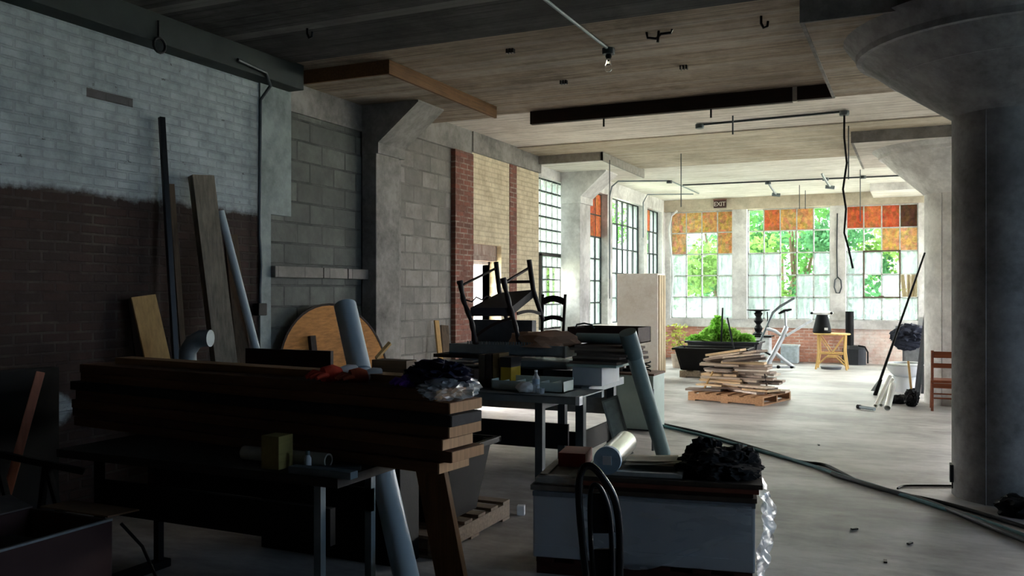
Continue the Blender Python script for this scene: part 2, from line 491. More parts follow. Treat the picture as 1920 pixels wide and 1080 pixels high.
panel(-.82, 2.2, 13.4, 16.3, 3.78, m_ceil_pale, m_conc, ('left', 'front'))
panel(-.9, 2.2, 20.1, 21.7, 3.80, m_ceil_white, m_conc_light, ('front',))
# long formwork timber left under the slab
tim = thing_struct('trim_2', (-4.35, 10.2, 3.79))
a, b = xat(995, 10.2), xat(1486, 10.2)
MB().bb((a, 10.18, 3.77), (b, 10.26, ZC)).build('timber', m_darkboard, tim)
MB().bb((b + .05, 10.18, 3.78), (xat(1564, 10.2), 10.26, ZC)).build('timber', m_darkboard, tim)
MB().bb((xat(1566, 10.2), 10.2, 3.8), (1.5, 10.28, ZC)).build('timber', wood((96, 48, 28), 'x'), tim)
MB().bb((b, 10.19, 3.77), (b + .05, 10.27, ZC)).build('block', m_ceil_pale, tim)

# columns with mushroom capitals
def column(cx, cy, rim, ztop, zrim, zpan, mt):
    o = thing_struct('column', (cx, cy, 0))
    r = .41
    MB().lathe((cx, cy, 0), [(r, 0), (r, ztop)], 48).build('shaft', mt, o, smooth=40)
    a_ = R(270 - 27)
    MB().box((cx + (r + .002) * math.cos(a_), cy + (r + .002) * math.sin(a_), ztop / 2), (.014, .014, ztop), rz=a_).build('form_seam', mt, o)
    zm = ztop + (zrim - ztop) * .66; rm = r + (rim - r) * .68
    MB().lathe((cx, cy, 0), [(r * .98, ztop - .03), (r * 1.0, ztop), (rm, zm), (rm + .012, zm), (rm + .03, zm + .02), (rim, zrim), (rim + .04, zrim + .005), (rim + .05, zrim + .05), (rim + .16, zpan + .02)], 40).build('capital', mt, o, smooth=18)
    return o
c1 = column(.67, 8.1, 1.1, 3.07, 3.58, 3.76, m_conc_col)
c2 = column(.51, 14.6, 1.0, 3.10, 3.66, 3.78, m_conc_light)

# back wall
def bw(x0, x1, z0, z1, mt, y=YB, th=.3, name='wall_back', bevel=0):
    return struct(MB().bb((x0, y, z0), (x1, y + th, z1), bevel).build(name, mt, origin=(x0, y, z0)))
B5, B6, B7 = (wx(1257), wx(1374)), (wx(1401), wx(1557)), (wx(1586), wx(1722))
ZS, ZT = 1.0, 3.66
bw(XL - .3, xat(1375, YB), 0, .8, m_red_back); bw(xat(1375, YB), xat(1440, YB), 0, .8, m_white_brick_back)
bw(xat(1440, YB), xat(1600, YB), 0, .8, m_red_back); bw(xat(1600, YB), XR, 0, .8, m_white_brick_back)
bw(XL - .3, XR, .8, ZS, m_conc_light, y=YB - .05, th=.35)
bw(XL - .3, XR, ZT, ZC, m_ceil_beige, y=YB - .12, th=.4, name='beam')
bw(XL - .3, B5[0], ZS, ZT, m_conc_light); bw(B5[1], B6[0], ZS, ZT, m_conc_light, y=YB - .1, th=.4)
bw(B6[1], B7[0], ZS, ZT, m_conc_light, y=YB - .1, th=.4); bw(B7[1], 1.3, ZS, ZT, m_conc_light); bw(3.85, 4.25, ZS, ZT, m_conc_light); bw(6.8, XR, ZS, ZT, m_conc_light)
# right and front walls (outside the frame)
m_blue = concrete('wall_dark_paint', (74, 78, 82), (50, 54, 58), 1.2)
def rw(y0, y1, z0, z1):
    return struct(MB().bb((XR, y0, z0), (XR + .3, y1, z1)).build('wall_right', m_blue, origin=(XR, y0, z0)))
RW = (3.8, 6.8)
rw(YF, RW[0], 0, ZC); rw(RW[1], 13.0, 0, ZC); rw(17.0, 17.4, 0, ZC); rw(21.4, YB + .3, 0, ZC); rw(13.0, 21.4, 0, 1.0); rw(13.0, 21.4, 3.6, ZC); rw(RW[0], RW[1], 0, 1.35); rw(RW[0], RW[1], 3.6, ZC)
struct(MB().bb((XL - .35, YF - .3, 0), (XR + .3, YF, ZC)).build('wall_front', m_blue, origin=(0, YF, 0)))

# steel sash windows
def window(nm, plane, a0, a1, z0, z1, cols, rows, boards=None, clear=(), fixed=0.0, bar=.028, frame=m_steel, rowz=None, casement=None, glass=None, vbar=None, vframe=None):
    boards = boards or {}
    if plane == 'y': q = lambda a, z, d=0: (a, fixed + .1 + d, z)
    else: q = lambda a, z, d=0: (fixed - .1 - d, a, z)
    o = thing_struct(nm, q((a0 + a1) / 2, z0))
    o['label'] = 'steel framed factory window'
    dp = .025
    cs = [a0 + (a1 - a0) * i / cols for i in range(cols + 1)]
    zs = rowz or [z1 - (z1 - z0) * j / rows for j in range(rows + 1)]
    f = MB(); vb = vbar or bar
    for i, c in enumerate(cs):
        w = vb * (1.8 if i in (0, cols) else 1)
        f.bb(q(c - w / 2, z0, -dp), q(c + w / 2, z1, dp))
    if vframe: f.build('vertical_bars', vframe, o); f = MB()
    for j, z in enumerate(zs):
        w = bar * (1.8 if j in (0, rows) else 1)
        f.bb(q(a0, z - w / 2, -dp), q(a1, z + w / 2, dp))
    f.build('window_frame', frame, o)
    fr, cl = MB(), MB(); nf = nc = 0
    for i in range(cols):
        for j in range(rows):
            A, B = cs[i] + bar / 2, cs[i + 1] - bar / 2; T, L = zs[j] - bar / 2, zs[j + 1] + bar / 2
            if (i, j) in boards:
                MB().bb(q(A - .01, L - .01, -.018), q(B + .01, T + .01, 0)).build('board_panel', boards[(i, j)], o)
            elif clear == 'all' or (i, j) in clear:
                cl.bb(q(A, L, .004), q(B, T, .008)); nc += 1
            else:
                fr.bb(q(A, L, .004), q(B, T, .008)); nf += 1
    if nf: fr.build('ribbed_glass', m_frost, o)
    else: fr.bm.free()
    if nc: cl.build('clear_glass', glass or m_clear, o)
    else: cl.bm.free()
    if casement:
        (i0, i1, j0, j1), mt, w = casement
        s = MB(); A, B, T, L = cs[i0], cs[i1], zs[j0], zs[j1]
        s.bb(q(A - w / 2, L, -.05), q(A + w / 2, T, .03)); s.bb(q(B - w / 2, L, -.05), q(B + w / 2, T, .03))
        s.bb(q(A - w / 2, T - w / 2, -.05), q(B + w / 2, T + w / 2, .03)); s.bb(q(A - w / 2, L - w / 2, -.05), q(B + w / 2, L + w / 2, .03))
        cm = s.build('casement', mt, o)
        MB().bb(q((A + B) / 2 - .05, L + .01, -.075), q((A + B) / 2 + .05, L + .04, -.045)).build('latch', mt, cm)
    return o
o1, o2, o3 = osb((226, 180, 126)), osb((220, 166, 108), 2.), osb((186, 104, 66), 3.)
r1, r2, dk = osb((196, 92, 60), 4.), osb((212, 120, 76), 5.), osb((90, 62, 46), 6.)
m_case = plain((44, 38, 36), .6, .2)
window('window_1', 'x', Y9, Y10, 1.0, 3.62, 6, 12, bar=.022, vbar=.012, vframe=m_white_frame, clear={(i, j) for i in (2, 3, 4) for j in (7, 8, 9)}, fixed=XL, casement=((1, 5, 6, 12), m_case, .06))
window('window_2', 'x', W2[0], W2[1], 1.0, 3.65, 3, 6, {(i, j): (r2 if i != 1 else o3) for i in range(3) for j in (0, 1)}, fixed=XL, bar=.024, vbar=.016)
window('window_3', 'x', W3[0], W3[1], 1.0, 3.65, 6, 5, clear={(2, 1), (3, 1), (1, 0), (2, 0), (3, 0), (3, 2), (4, 2), (2, 3)}, fixed=XL, bar=.024, vbar=.016)
window('window_4', 'x', W4[0], W4[1], 1.0, 3.65, 4, 5, {(0, 0): o3, (1, 0): r2, (0, 1): o3}, clear={(1, 1), (2, 1)}, fixed=XL, bar=.024, vbar=.016)
window('window_5', 'y', B5[0], B5[1], ZS, ZT, 4, 5, {(0, 0): o1, (1, 0): o1, (2, 0): o2, (3, 0): o2, (0, 1): o1, (3, 1): o2},
       clear={(1, 1), (2, 1), (1, 2), (2, 2), (1, 3), (2, 3)}, fixed=YB, frame=m_white_frame)
window('window_6', 'y', B6[0], B6[1], ZS, ZT, 5, 5, {(1, 0): r2, (2, 0): o2, (3, 0): o2},
       clear={(0, 0), (4, 0), (0, 1), (1, 1), (2, 1), (3, 1), (4, 1), (3, 2), (2, 3), (2, 2)}, fixed=YB, frame=m_white_frame)
window('window_7', 'y', B7[0], B7[1], ZS, ZT, 4, 5, {(0, 0): r1, (1, 0): r2, (2, 0): r1, (3, 0): dk, (2, 1): o2, (3, 1): o1},
       clear={(0, 1), (1, 1), (2, 2), (1, 3), (3, 3)}, fixed=YB, frame=m_white_frame, casement=((1, 3, 2, 4), plain((96, 84, 70), .7), .035))
window('window_8', 'x', RW[0], RW[1], 1.35, 3.6, 8, 5, clear='all', fixed=XR + .2, glass=m_tintglass)

window('added_window_9', 'x', 13.0, 17.0, 1.0, 3.6, 8, 5, clear='all', fixed=XR + .2, glass=m_open)  # this and the next: unseen right-wall windows added to brighten the far end
window('added_window_10', 'x', 17.4, 21.4, 1.0, 3.6, 8, 5, clear='all', fixed=XR + .2, glass=m_open)
window('added_window_11', 'y', 1.3, 3.85, ZS, ZT, 5, 5, clear='all', fixed=YB, glass=m_open)  # this and the next: unseen back-wall windows added for more light inside
window('added_window_12', 'y', 4.25, 6.8, ZS, ZT, 5, 5, clear='all', fixed=YB, glass=m_open)
# doorway in the left wall: worn timber frame, open to the yard
dr = thing_struct('door_1', (XL, (DY0 + DY1) / 2, 0))
MB().bb((XL - .3, DY0, 0), (XL - .2, DY0 + .05, DZ)).bb((XL - .3, DY1 - .05, 0), (XL - .2, DY1, DZ)).bb((XL - .3, DY0, DZ - .05), (XL - .2, DY1, DZ)).build('door_frame', plain((214, 206, 200), .8), dr)
MB().bb((XL - 1.15, DY1 - .05, .02), (XL - .2, DY1 - .01, DZ - .05)).build('door_leaf', plain((206, 206, 214), .7), dr)

# ------------------------------------------------------------------ outdoors
struct(MB().bb((-60, -30, -.5), (XL - .35, 80, -.05)).bb((XL - .35, YB + .3, -.5), (60, 80, -.05)).bb((XR + .3, -30, -.5), (60, YB + .3, -.05)).build('terrain', concrete('yard_pale_bounce', (206, 204, 186), (176, 178, 152), .8), origin=(0, 0, 0)))  # ground made pale to bounce daylight up to the far ceiling
def leafmat(c):
    k = N('leaf'); f = k.noise(k.pos(), 2.2, 3)
    L = lin(c)
    col = k.ramp(f, [(.3, tuple(x * .5 for x in L[:3]) + (1,)), (.7, tuple(min(1, x * 1.3) for x in L[:3]) + (1,))])
    d = k.n('ShaderNodeBsdfDiffuse'); t = k.n('ShaderNodeBsdfTranslucent'); k.l(col, d.inputs[0]); k.l(col, t.inputs[0])
    m = k.n('ShaderNodeMixShader'); m.inputs[0].default_value = .5
    k.l(d.outputs[0], m.inputs[1]); k.l(t.outputs[0], m.inputs[2]); k.l(m.outputs[0], k.out.inputs[0]); return k.m
LM = [leafmat((80, 126, 66)), leafmat((70, 114, 76)), leafmat((104, 138, 72))]
m_bark = wood((110, 92, 74), 'z')
def tree(x, y, h, w, i, label, name='tree', base=.12, n=2600, leaf=.2):
    rnd = random.Random(i * 17 + 5)
    o = thing(name, label, 'tree', (x, y, -.05), 'trees and bushes outside the windows')
    tr = MB()
    for _ in range(5):
        dx, dy = rnd.uniform(-.25, .25) * w, rnd.uniform(-.25, .25) * w
        tr.tube([(x, y, -.05), (x + dx * .4, y + dy * .4, h * .4), (x + dx, y + dy, h * .85)], [.09, .06, .02], 6)
    tr.build('trunk', m_bark, o)
    cl = [(rnd.uniform(-.5, .5) * w, rnd.uniform(-.4, .4) * w, rnd.uniform(base, 1) * h, rnd.uniform(.16, .3) * w) for _ in range(16)]
    def fn(r):
        a = r.choice(cl); d = Vector((r.gauss(0, 1), r.gauss(0, 1), r.gauss(0, 1))).normalized() * a[3] * r.uniform(.4, 1)
        p = Vector((x + a[0], y + a[1], a[2])) + d
        p.z = max(p.z, .02); return p
    f = MB().leaves(fn, n, leaf, rnd).build('foliage', LM[i % 3], o, recalc=False)
    return o
spots = [(-9.2, 29.5, 4.9, 3.6, 'bushy tree seen through the left panes of the left back window'), (-6.2, 31.0, 5.0, 3.4, 'tree behind the clear panes of the window left of the patchy pillar'),
         (-5.2, 28.6, 3.2, 2.8, 'low bush below the boarded panes of the left back window'), (-3.6, 30.4, 5.6, 3.6, 'tall leafy tree behind the middle back window'),
         (-2.0, 28.6, 4.0, 2.6, 'leafy bush behind the right half of the middle back window'), (-.2, 30.2, 5.6, 3.6, 'tree filling the right back window beside the column'),
         (1.6, 29.2, 4.4, 3.0, 'bush outside the right edge of the right back window'), (-4.6, 34.6, 7.0, 4.6, 'tall tree standing furthest back behind the middle window'),
         (-10.5, 25.0, 4.6, 3.4, 'tree outside the tall left wall window by the corner'), (-12.0, 28.5, 5.4, 4.0, 'tree deeper in the yard outside the corner left window'),
         (-11.2, 20.4, 2.6, 2.6, 'low bush outside the doorless opening beside the multi-paned window')]
for i, (x, y, h, w, lb) in enumerate(spots):
    tree(x, y, h, w, i, lb)

# ------------------------------------------------------------------ light
w = bpy.data.worlds.new('sky'); SC.world = w; w.use_nodes = True
nt = w.node_tree; nt.nodes.clear()
wo = nt.nodes.new('ShaderNodeOutputWorld'); bg = nt.nodes.new('ShaderNodeBackground')
tc = nt.nodes.new('ShaderNodeTexCoord'); sp = nt.nodes.new('ShaderNodeSeparateXYZ'); rp = nt.nodes.new('ShaderNodeValToRGB')
nt.links.new(tc.outputs['Generated'], sp.inputs[0]); nt.links.new(sp.outputs[2], rp.inputs[0]); nt.links.new(rp.outputs[0], bg.inputs[0]); nt.links.new(bg.outputs[0], wo.inputs[0])
rp.color_ramp.elements[0].position = 0.0; rp.color_ramp.elements[0].color = (.96, .98, 1, 1)
rp.color_ramp.elements[1].position = .6; rp.color_ramp.elements[1].color = (.72, .86, 1, 1)
bg.inputs[1].default_value = WORLD
def sun(name, direction, strength, angle, color):
    d = bpy.data.lights.new(name, 'SUN'); d.energy = strength; d.angle = R(angle); d.color = color
    o = bpy.data.objects.new(name, d); COL.objects.link(o)
    o.rotation_euler = Vector(direction).to_track_quat('-Z', 'Y').to_euler()
    return o
sun('bright_sky_back', (.15, -1, -.55), SUN_A, 100, (1, .985, .95))
sun('bright_sky_left', (1, -.25, -.6), SUN_B, 100, (1, .985, .95))
sun('bright_sky_right', (-1, .22, -.3), SUN_C, 80, (.86, .94, 1))
SC.view_settings.view_transform = 'Standard'; SC.view_settings.look = 'None'
SC.view_settings.exposure = EXPO; SC.view_settings.gamma = 1.0; SC.view_settings.use_curve_mapping = False
SC.cycles.use_denoising = True
SC.cycles.max_bounces = 10; SC.cycles.diffuse_bounces = 6; SC.cycles.transparent_max_bounces = 16; SC.cycles.sample_clamp_indirect = 6
# ================================================================== things
m_black = plain((14, 14, 16), .6, 0, .3, spec=.18, name='black')
m_blackmetal = plain((22, 23, 25), .38, .6, .25, name='black_metal')
m_greymetal = plain((122, 132, 136), .5, .35, .2, 8, name='grey_metal')
m_darkmetal = plain((66, 72, 76), .5, .5, .25, 8, name='dark_metal')
m_galv = plain((150, 156, 158), .38, .7, .18, 20, name='galvanised')
m_pvc = plain((176, 190, 198), .32, 0, .06, 6, spec=.55, bump=.02, name='pvc')
m_white = plain((216, 218, 220), .5, 0, .08, 8, name='white')
m_porcelain = plain((214, 218, 224), .15, 0, .03, 6, spec=.6, bump=.0, name='porcelain')
m_rope = plain((120, 40, 30), .8)
m_card = plain((128, 100, 74), .85, 0, .2, 6, name='cardboard')

# ---------------- ceiling fittings
def conduit(name, pts, r, label, cat='pipe', mat=None, boxes=(), group=None):
    o = thing(name, label, cat, pts[0], group)
    MB().tube(pts, r, 8).build('pipe', mat or m_greymetal, o, smooth=40)
    for b in boxes:
        MB().lathe((b[0], b[1], b[2] - .05), [(.0, 0), (.055, 0), (.06, .01), (.06, .055)], 12).build('junction_box', m_darkmetal, o, smooth=30)
    return o
a = PZ(1000, -18, 3.9); b = PZ(1141, 92, 3.92)
conduit('ceiling_conduit', [a, b], .014, 'thin steel conduit crossing the dark ceiling to the bare bulb', boxes=[b])
o = thing('light_bulb', 'bare clear light bulb hanging from the ceiling at the end of a conduit', 'light bulb', at(b, b.z - .2))
MB().lathe((b.x, b.y, b.z - .09), [(0, 0), (.022, 0), (.03, .02), (.024, .045)], 14).build('socket', m_black, o, smooth=40)
kb = N('bulb_glass'); g = kb.n('ShaderNodeBsdfGlass'); g.inputs['Roughness'].default_value = .05; kb.l(g.outputs[0], kb.out.inputs[0])
MB().lathe((b.x, b.y, b.z - .215), [(0, 0), (.02, .003), (.034, .02), (.036, .045), (.028, .08), (.017, .11), (.016, .127)], 18).build('bulb', kb.m, o, smooth=60)
a = PZ(1312, 234, 3.93); b = PZ(1583, 209, 3.93)
conduit('ceiling_conduit', [a, b], .015, 'dark conduit between two round boxes under the pale ceiling', mat=m_darkmetal, boxes=[a, b])

c = at(b, 3.9)
pts = [c, c + Vector((0, 0, -.3)), c + Vector((.03, 0, -.62)), c + Vector((-.015, 0, -.95)), c + Vector((.02, 0, -1.2)), c + Vector((.0, 0, -1.5)), c + Vector((.05, .02, -1.7)), c + Vector((.1, .02, -1.95))]
tag(MB().tube(pts, .013, 8).build('hanging_cable', m_black, smooth=40), 'thick black cable hanging down from the round ceiling box', 'cable')
def rod(u, v0, v1, z0, label, r=.008, mat=m_darkmetal, name='hanger_rod'):
    p = PZ(u, v0, z0); q = P(u, v1, (p.y * CA - p.x * SA))
    return tag(MB().cyl(q, at(p, z0), r, seg=6).build(name, mat), label, 'rod', 'rods hanging from the ceiling')
rod(1591, 236, 336, 3.93, 'thin dark rod hanging beside the thick black cable')
rod(1374, 217, 252, 3.93, 'short dark rod hanging under the ceiling beside the long dark conduit', .011)
rod(1277, 288, 388, 3.93, 'long thin rod hanging before the left boarded back window')
rod(1143, 300, 560, 3.75, 'very long thin rod hanging in front of the left wall bracket')
rod(1499, 347, 392, 3.93, 'left one of two close rods hanging before the middle back window')
rod(1510, 357, 392, 3.93, 'right one of two close rods hanging before the middle back window')
rod(1613, 318, 415, 3.93, 'rod hanging before the first red board of the right back window')
for nm, (u, v), lb in (('ceiling_hook', (1233, 58), 'bent dark iron bracket sticking out of the brown ceiling'), ('ceiling_hook', (1427, 30), 'small curled iron hook on the brown ceiling'), ('ceiling_hook', (576, 50), 'iron hook hanging from the dark grey ceiling')):
    p = PZ(u, v, 3.93)
    if u == 1233: mb = MB().tube([p + Vector((-.1, 0, 0)), p + Vector((-.09, 0, -.05)), p + Vector((-.02, .02, -.06)), p + Vector((.03, 0, -.03)), p + Vector((.12, 0, -.03)), p + Vector((.13, 0, 0))], .012, 6).cyl(p + Vector((.01, 0, 0)), p + Vector((0, 0, -.1)), .012, seg=6)
    else: mb = MB().tube([p, p + Vector((0, 0, -.06)), p + Vector((.02, 0, -.1)), p + Vector((.05, 0, -.09)), p + Vector((.055, 0, -.05))], .011, 6)
    tag(mb.build(nm, m_blackmetal), lb, 'hook', 'iron left in the ceiling')
for (u, v), lb in (((957, 92), 'rusty anchor stub on the ceiling near the brown edge board'), ((1282, 123), 'small toothed anchor in the middle of the brown ceiling'), ((1057, 151), 'rusty anchor stub left of the long black timber')):
    p = PZ(u, v, 3.93)
    mb = MB()
    for k in range(3): mb.box((p.x + (k - 1) * .03, p.y, p.z - .015), (.014, .05, .05))
    tag(mb.build('ceiling_anchor', m_blackmetal), lb, 'anchor', 'iron left in the ceiling')
for u, v, lb in ((1132, 212, 'short iron peg under the left part of the long black timber'), (1333, 196, 'short iron peg under the right part of the long black timber')):
    p = PY(u, v, 10.22); tag(MB().cyl(at(p, 3.775), at(p, 3.67), .012, seg=6).build('ceiling_peg', m_blackmetal), lb, 'peg', 'pegs under the black timber')
# far conduits
a, b = PZ(1165, 347, 3.92), PZ(1255, 339, 3.92); dn = PX(1143, 385, XL + .12)
conduit('ceiling_conduit', [dn + Vector((0, 0, -1.5)), at(dn, 3.6), at(dn, 3.8) + Vector((.05, 0, 0)), at(dn, 3.9) + Vector((.18, 0, 0)), b], .016, 'pale conduit curving from the left wall post across the white ceiling', boxes=[b])
c = PZ(1310, 363, 3.92)
conduit('ceiling_conduit', [b + Vector((.02, .05, 0)), c], .014, 'short slanting conduit running back from the box on the white ceiling')
a, c = PZ(1280, 347, 3.92), PZ(1760, 326, 3.92)
m = [PZ(1440, 341, 3.9), PZ(1548, 334, 3.9), PZ(1618, 330, 3.9)]
conduit('ceiling_conduit', [a, c], .016, 'long thin conduit crossing the white ceiling toward the far column', mat=m_darkmetal, boxes=m)
dn = PX(1206, 400, XL + .12)
conduit('ceiling_conduit', [at(dn, 2.9), at(dn, 3.7), at(dn, 3.88) + Vector((.1, 0, 0)), PZ(1300, 364, 3.9)], .014, 'pale conduit curving from the second left wall post near the corner')
def spot(u, v, du, dv, label):
    p = PZ(u, v, 3.9); o = thing('spot_lamp', label, 'lamp', at(p, 3.65), 'old lamps on the white ceiling')
    MB().tube([p, p + Vector((.05, .1, -.1)), p + Vector((.12, .25, -.22))], .022, 8).build('arm', m_galv, o, smooth=40)
    q = p + Vector((.12, .25, -.22))
    MB().cyl(q + Vector((-.08, 0, 0)), q + Vector((.08, .04, -.02)), .035, seg=10).build('lamp_head', m_greymetal, o, smooth=40)
spot(1440, 342, 6, 20, 'old lamp bracket hanging before the middle back window top')
spot(1541, 326, 18, 30, 'old lamp bracket hanging above the pillar between the back windows')
# exit sign with its letters
ex = PY(1350, 382, YB - .22)
o = thing('exit_sign', 'dark red exit sign high on the beam above the left back window', 'sign', ex + Vector((0, 0, -.1)))
MB().box(ex, (.30, .07, .2), bevel=.006).build('sign_case', plain((62, 34, 32), .6), o)
MB().box(ex + Vector((0, 0, .095)), (.31, .09, .03)).build('top_cap', plain((110, 66, 58), .6), o)
fc = bpy.data.curves.new('lettering_curve', 'FONT'); fc.body = 'EXIT'; fc.size = .15; fc.extrude = .002; fc.align_x = 'CENTER'; fc.align_y = 'CENTER'; fc.space_character = .92
ft = bpy.data.objects.new('lettering_curve', fc); COL.objects.link(ft); bpy.context.view_layer.update()
lm = bpy.data.meshes.new_from_object(ft.evaluated_get(bpy.context.evaluated_depsgraph_get())); bpy.data.objects.remove(ft)
fo = bpy.data.objects.new('lettering', lm); COL.objects.link(fo); fo.parent = o
fo.location = (0, -.038, .085); fo.rotation_euler = (R(90), 0, 0); lm.materials.clear(); lm.materials.append(plain((206, 196, 188), .6))
# cable loop on the right post, cable up the corner
p = PY(1570, 400, YB - .12); q = PY(1570, 520, YB - .12)
pts = [p, PY(1569, 470, YB - .12), q]
pts += [PY(1571 + 7 * math.sin(k * .9), 535 + 16 * (-math.cos(k * .9)), YB - .13) for k in range(1, 15)]
tag(MB().tube(pts, .014, 6).build('wall_cable', m_darkmetal, smooth=50), 'looped cable hanging on the white pillar between the middle and right back windows', 'cable')
pts = [PY(1270, 395, YB - .17), PY(1259, 405, YB - .17), PY(1254, 430, YB - .17), PY(1258, 470, YB - .14), PY(1262, 520, YB - .1), PY(1256, 590, YB - .1)]
tag(MB().tube(pts, .025, 8).build('wall_cable', m_white, smooth=50), 'white pipe bending down the back corner left of the boarded window', 'pipe')

# ---------------- left wall fittings
y = wy(479)
o = thing('wall_conduit', 'dark conduit running down the plastered wall to a black outlet box', 'pipe', (XL + .03, y, 1.3))
pb = PX(488, 580, XL + .05)
MB().tube([(XL + .23, y - .5, 3.75), (XL + .23, y - .12, 3.72), (XL + .2, y - .02, 3.62), (XL + .06, y, 3.5), (XL + .045, y, 2.2), (XL + .045, y + .03, 1.9), (XL + .045, pb.y, pb.z + .2), pb], .016, 8).build('pipe', m_darkmetal, o, smooth=40)
MB().box(pb, (.07, .12, .12), bevel=.012).build('outlet_box', m_black, o)
p = PX(297, 85, XL + .22)
rg = [p + Vector((.01, .06 * math.cos(k * .4833), .06 * math.sin(k * .4833))) for k in range(13)]
o = thing('iron_ring', 'iron ring hanging on the dark beam over the white brick', 'ring', p)
MB().tube(rg, .012, 8, closed=True).build('ring', m_blackmetal, o, smooth=50)
MB().tube([p + Vector((0, 0, .06)), p + Vector((.0, 0, .2))], .01, 6).build('hanger', m_blackmetal, o)

# ---------------- things leaning on the left wall
def lean(name, u0, v0, u1, Zb, w, th, mat, label, cat='plank', group=None, Xw=XL + .06, bevel=.004, Ztop=None):
    top = PX(u0, v0, Xw) if Ztop is None else P(u0, v0, Ztop)
    vb = HV + CAMZ * F / Zb
    bot = PZ(u1, vb)
    d = (top - bot); side = Vector((-d.y, d.x, 0)) if (abs(d.x) + abs(d.y)) > .05 else Vector((0, 1, 0))
    side = Vector((.35, .94, 0))
    return tag(MB().bar(bot + Vector((0, 0, .0)), top, w, th, side, bevel).build(name, mat), label, cat, group)
g = 'boards and bars leaning on the left wall'
m_oldplank = wood((138, 128, 112), 'z', contrast=.5)
m_brownplank = wood((98, 80, 62), 'z', contrast=.5)
m_ply = wood((196, 158, 102), 'z', contrast=.3)
lean('steel_bar', 303, 220, 344, 7.2, .045, .045, m_blackmetal, 'tall thin black bar leaning on the brick wall, highest of the leaning things', 'bar', g)
lean('thin_lath', 321, 345, 362, 7.3, .05, .02, m_brownplank, 'narrow brown lath just behind the tall black bar', 'lath', g)
lean('timber_plank', 377, 330, 449, 7.5, .20, .09, m_oldplank, 'tall thick grey plank leaning on the brick wall', 'plank', g, Xw=XL + .14)
lean('timber_plank', 432, 440, 478, 7.75, .13, .03, m_brownplank, 'shorter brown plank between the tall grey plank and the white pole', 'plank', g)
top, bot = PX(413, 396, XL + .08), PZ(541, 889)
tag(MB().cyl(bot, top, .036, seg=16).build('white_pole', m_pvc, smooth=40), 'white plastic pole leaning right of the tall grey plank', 'pole', g)
lean('plywood_strip', 268, 555, 356, 6.95, .2, .025, m_ply, 'short pale plywood strip leaning on the bare brick', 'board', g, Xw=XL + .16)
lean('dark_board', 253, 560, 300, 7.25, .12, .03, m_darkboard, 'dark board right behind the pale plywood strip', 'board', g, Xw=XL + .04)
lean('wood_batten', 818, 601, 838, 11.3, .07, .03, m_ply, 'pale short batten leaning on the pale block wall beside the red brick', 'batten', g)
lean('wood_batten', 833, 610, 845, 11.5, .13, .025, m_brownplank, 'short brown board leaning on the block wall against the red brick', 'board', g)
# vent pipe with an elbow
p = P(352, 676, 6.7)
o = thing('vent_pipe', 'grey vent pipe with a bent elbow top standing by the leaning planks', 'pipe', at(p, 0))
MB().cyl(at(p, 0), at(p, p.z), .06, seg=18).build('pipe', m_greymetal, o, smooth=40)
MB().tube([at(p, p.z - .02), at(p, p.z + .07), p + Vector((.04, .02, .14)), p + Vector((.1, .04, .17)), p + Vector((.17, .06, .17))], .065, 16).build('elbow', m_greymetal, o, smooth=40)
# round table top with cleat
c = PX(630, 690, -5.52); c.z = .785
nrm = Vector((.98, -.2, .16)).normalized()
rot = nrm.to_track_quat('Z', 'Y').to_matrix()
o = thing('round_tabletop', 'round wooden tabletop with dark rim leaning behind the lumber, underside out', 'tabletop', at(c, 0.02))
m_disc = wood((196, 134, 70), 'y', contrast=.4)
MB().lathe(c, [(0, -.012), (.735, -.012), (.735, .012), (0, .012)], 48, rot=rot).build('top', m_disc, o, smooth=30)
MB().lathe(c, [(.733, -.02), (.757, -.02), (.757, .016), (.733, .016), (.733, -.02)], 48, rot=rot).build('rim', m_darkboard, o, smooth=30)
sx = rot @ Vector((1, 0, 0)); sy = rot @ Vector((0, 1, 0))
up = (Vector((0, 0, 1)) - nrm * nrm.z).normalized(); rt = up.cross(nrm)
q = c - rt * .3 + nrm * .03
MB().bar(q - up * .1, q + up * .42, .07, .05, rt).build('cleat', m_darkboard, o)
q = c + rt * .1 + nrm * .035 + up * .02
MB().bar(q - rt * .3, q + rt * .35, .07, .05, up).build('cleat', wood((110, 70, 40), 'x'), o)

# ---------------- front work table with lumber on it
TZ = .77
m_tabletop = wood((52, 46, 42), 'x', contrast=.4)
x0, x1 = xat(115, 3.45), xat(640, 3.45)
o = thing('work_table', 'long dark work table under the stack of heavy lumber', 'table', ((x0 + x1) / 2, 3.85, 0))
MB().prism([(x0, 3.42, TZ - .045), (x1, 3.42, TZ - .045), (x1, 3.95, TZ - .045), (-2.8, 3.95, TZ - .045), (-2.8, 4.3, TZ - .045), (x0, 4.3, TZ - .045)], (0, 0, .045)).build('tabletop', m_tabletop, o)
MB().bb((x0 + .2, 3.5, .42), (x1 - .1, 3.54, .6)).build('stretcher', m_black, o)
MB().bb((x0 + .2, 3.88, .5), (x1 - .12, 3.91, .62)).build('stretcher', m_black, o)
for xx, yy in ((-4.12, 3.48), (x1 - .14, 3.47), (-4.12, 3.9), (x1 - .14, 3.9)):
    MB().bb((xx - .02, yy - .02, 0), (xx + .02, yy + .02, TZ - .045)).build('leg', m_greymetal if xx > -3.5 else m_black, o)
for xx in (-4.12, x1 - .14):
    MB().bb((xx - .04, 3.42, 0.0), (xx + .04, 3.96, .05), .01).build('foot_rail', m_black, o)
